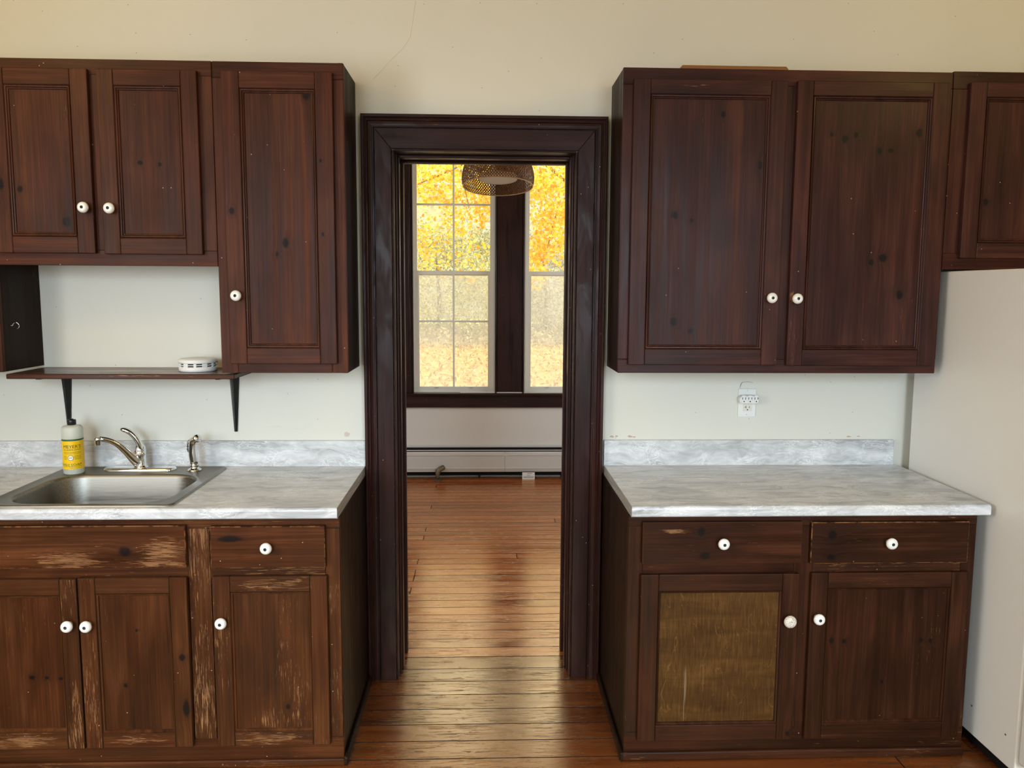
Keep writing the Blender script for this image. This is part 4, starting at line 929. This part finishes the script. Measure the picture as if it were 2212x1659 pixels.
# wooded slope closing the view
NX, NY = 60, 24; V = []; F = []
for j in range(NY):
    for i in range(NX):
        x = -70+140*i/(NX-1); y = 66+40*j/(NY-1); u = j/(NY-1)
        V.append((x, y, GZ-.05+26*u**.8+rng.normal()*.5*min(1, u*6)))
for j in range(NY-1):
    for i in range(NX-1): F.append((j*NX+i, j*NX+i+1, (j+1)*NX+i+1, (j+1)*NX+i))
hm = NT('wooded_slope'); tc, p = hm.coords(rnd=False)
h1 = hm.noise(p, 1.6, 7, .75); h2 = hm.noise(p, .22, 3)
hc = hm.mix(hm.step(h2, .42, .58), hm.ramp(h1, [(.3, lin(100, 98, 76)), (.5, lin(146, 142, 116)), (.7, lin(190, 184, 154))]), hm.ramp(h1, [(.3, lin(110, 106, 70)), (.5, lin(160, 148, 96)), (.7, lin(206, 184, 106))]))
hm.bsdf(hc, .9, normal=hm.bump(h1, .8, .3))
struct(mesh('hillside', V, F, hm.m, None, (0, 0, 0), True), 'pale wooded hillside beyond the lawn')

mp = thing('maple_tree', 'yellow autumn maple close outside the windows', 'tree', (4.2, 14.0, GZ))
tube('trunk', [(4.2, 14, GZ), (4.15, 14, .6), (4.2, 13.9, 2.2), (4.0, 13.8, 4.2), (3.6, 13.7, 6.4)], [.30, .24, .21, .17, .1], BARK, mp, (4.2, 14, GZ), 12)
for pts, r in (([(4.15, 13.9, 2.9), (2.8, 13.5, 3.4), (1.45, 13.1, 3.35), (.72, 12.8, 3.85)], .06), ([(4.1, 13.9, 3.4), (2.5, 13, 4.4), (.5, 12.6, 4.5), (-1.6, 12.5, 4.0)], .07), ([(.9, 12.65, 4.45), (.3, 12.5, 3.9), (-.5, 12.4, 3.5), (-1.2, 12.4, 3.2)], .025), ([(1.45, 13.1, 3.35), (1.15, 12.9, 2.8), (1.0, 12.8, 2.2)], .02), ([(-.2, 12.5, 4.4), (-.4, 12.5, 3.6), (-.25, 12.4, 2.9)], .018)):
    tube('branch', pts, [r*(1-.7*k/(len(pts)-1)) for k in range(len(pts))], BARK, mp, (4.2, 14, GZ), 8)
P = [np.stack([rng.uniform(-6, 6.5, 12000), rng.uniform(11.5, 15.5, 12000), 3.05+3.6*rng.uniform(0, 1, 12000)**.85], 1), np.stack([rng.uniform(-6, 7, 7500), rng.uniform(11.5, 16, 7500), rng.uniform(5.5, 12, 7500)], 1)]
for c, r, n in (((-.7, 12.5, 3.35), (.9, .7, .45), 800), ((.2, 12.6, 3.2), (.6, .6, .4), 500), ((1.05, 12.7, 3.2), (.5, .6, .6), 650), ((1.1, 12.7, 2.5), (.33, .5, .5), 330), ((.85, 12.7, 2.1), (.22, .4, .5), 260), ((1.6, 12.9, 2.6), (.6, .6, .8), 500),
                ((-.45, 12.6, 2.75), (.3, .4, .3), 120), ((-.95, 12.6, 2.35), (.3, .4, .5), 130), ((-.05, 12.6, 2.85), (.16, .3, .25), 70), ((-.4, 12.8, 2.2), (.5, .5, .6), 110), ((-2.2, 12.8, 2.8), (1, .8, .8), 500), ((3, 13, 2.9), (1, .8, .6), 500)): P.append(blob(c, r, int(n*1.8)))
leaves('foliage', np.concatenate(P), .062, YL, mp, (4.2, 14, GZ), shape=MAPLE)
trees = [(-7.4, 54, 8.0, GRY, 'pale grey tree at the far left of the treeline'), (-2.6, 43, 5.6, OLV, 'olive tree of the treeline seen through the left window'), (.9, 53, 7.5, OLV, 'taller olive tree of the treeline behind the dark window post'), (3.4, 44, 5.4, GRY, 'pale grey tree of the treeline seen through the right window'), (7.6, 54, 8.0, OLV, 'tall olive tree at the far right of the treeline')]
for x, y, h, lm_, lab_ in trees:
    t = thing('broadleaf_tree', lab_, 'tree', (x, y, GZ), 'treeline beyond the fallen leaves')
    tube('trunk', [(x, y, GZ), (x+.1, y, GZ+h*.35), (x-.1, y, GZ+h*.8)], [.16, .12, .05], BARK, t, (x, y, GZ), 8)
    Q = [blob((x+rng.normal()*1.0, y-.4+rng.normal()*.6, GZ+h*(.08+.9*k/12)), (1.9*(1-.35*k/12), 1.2, 1.0), 520) for k in range(13)]
    Q = np.concatenate(Q); leaves('foliage', Q[Q[:, 2] > GZ+.05], .19, lm_, t, (x, y, GZ))
fl = np.stack([rng.uniform(-9, 9, 16000), 11+25*rng.uniform(0, 1, 16000), np.full(16000, GZ+.02)+rng.uniform(0, .05, 16000)], 1)
fo_ = leaves('fallen_leaves', fl, .17, LIT, ground, (0, 15, GZ), True); ub = np.stack([rng.uniform(-11, 11, 9000), rng.uniform(33, 54, 9000), GZ+.03+.5*rng.uniform(0, 1, 9000)**1.5], 1)
ub_ = leaves('undergrowth', ub, .24, BRU, ground, (0, 40, GZ)); ub_['label'] = 'dry greyish undergrowth behind the fallen leaves'
fo_['label'] = 'orange fallen leaves covering the ground outside'
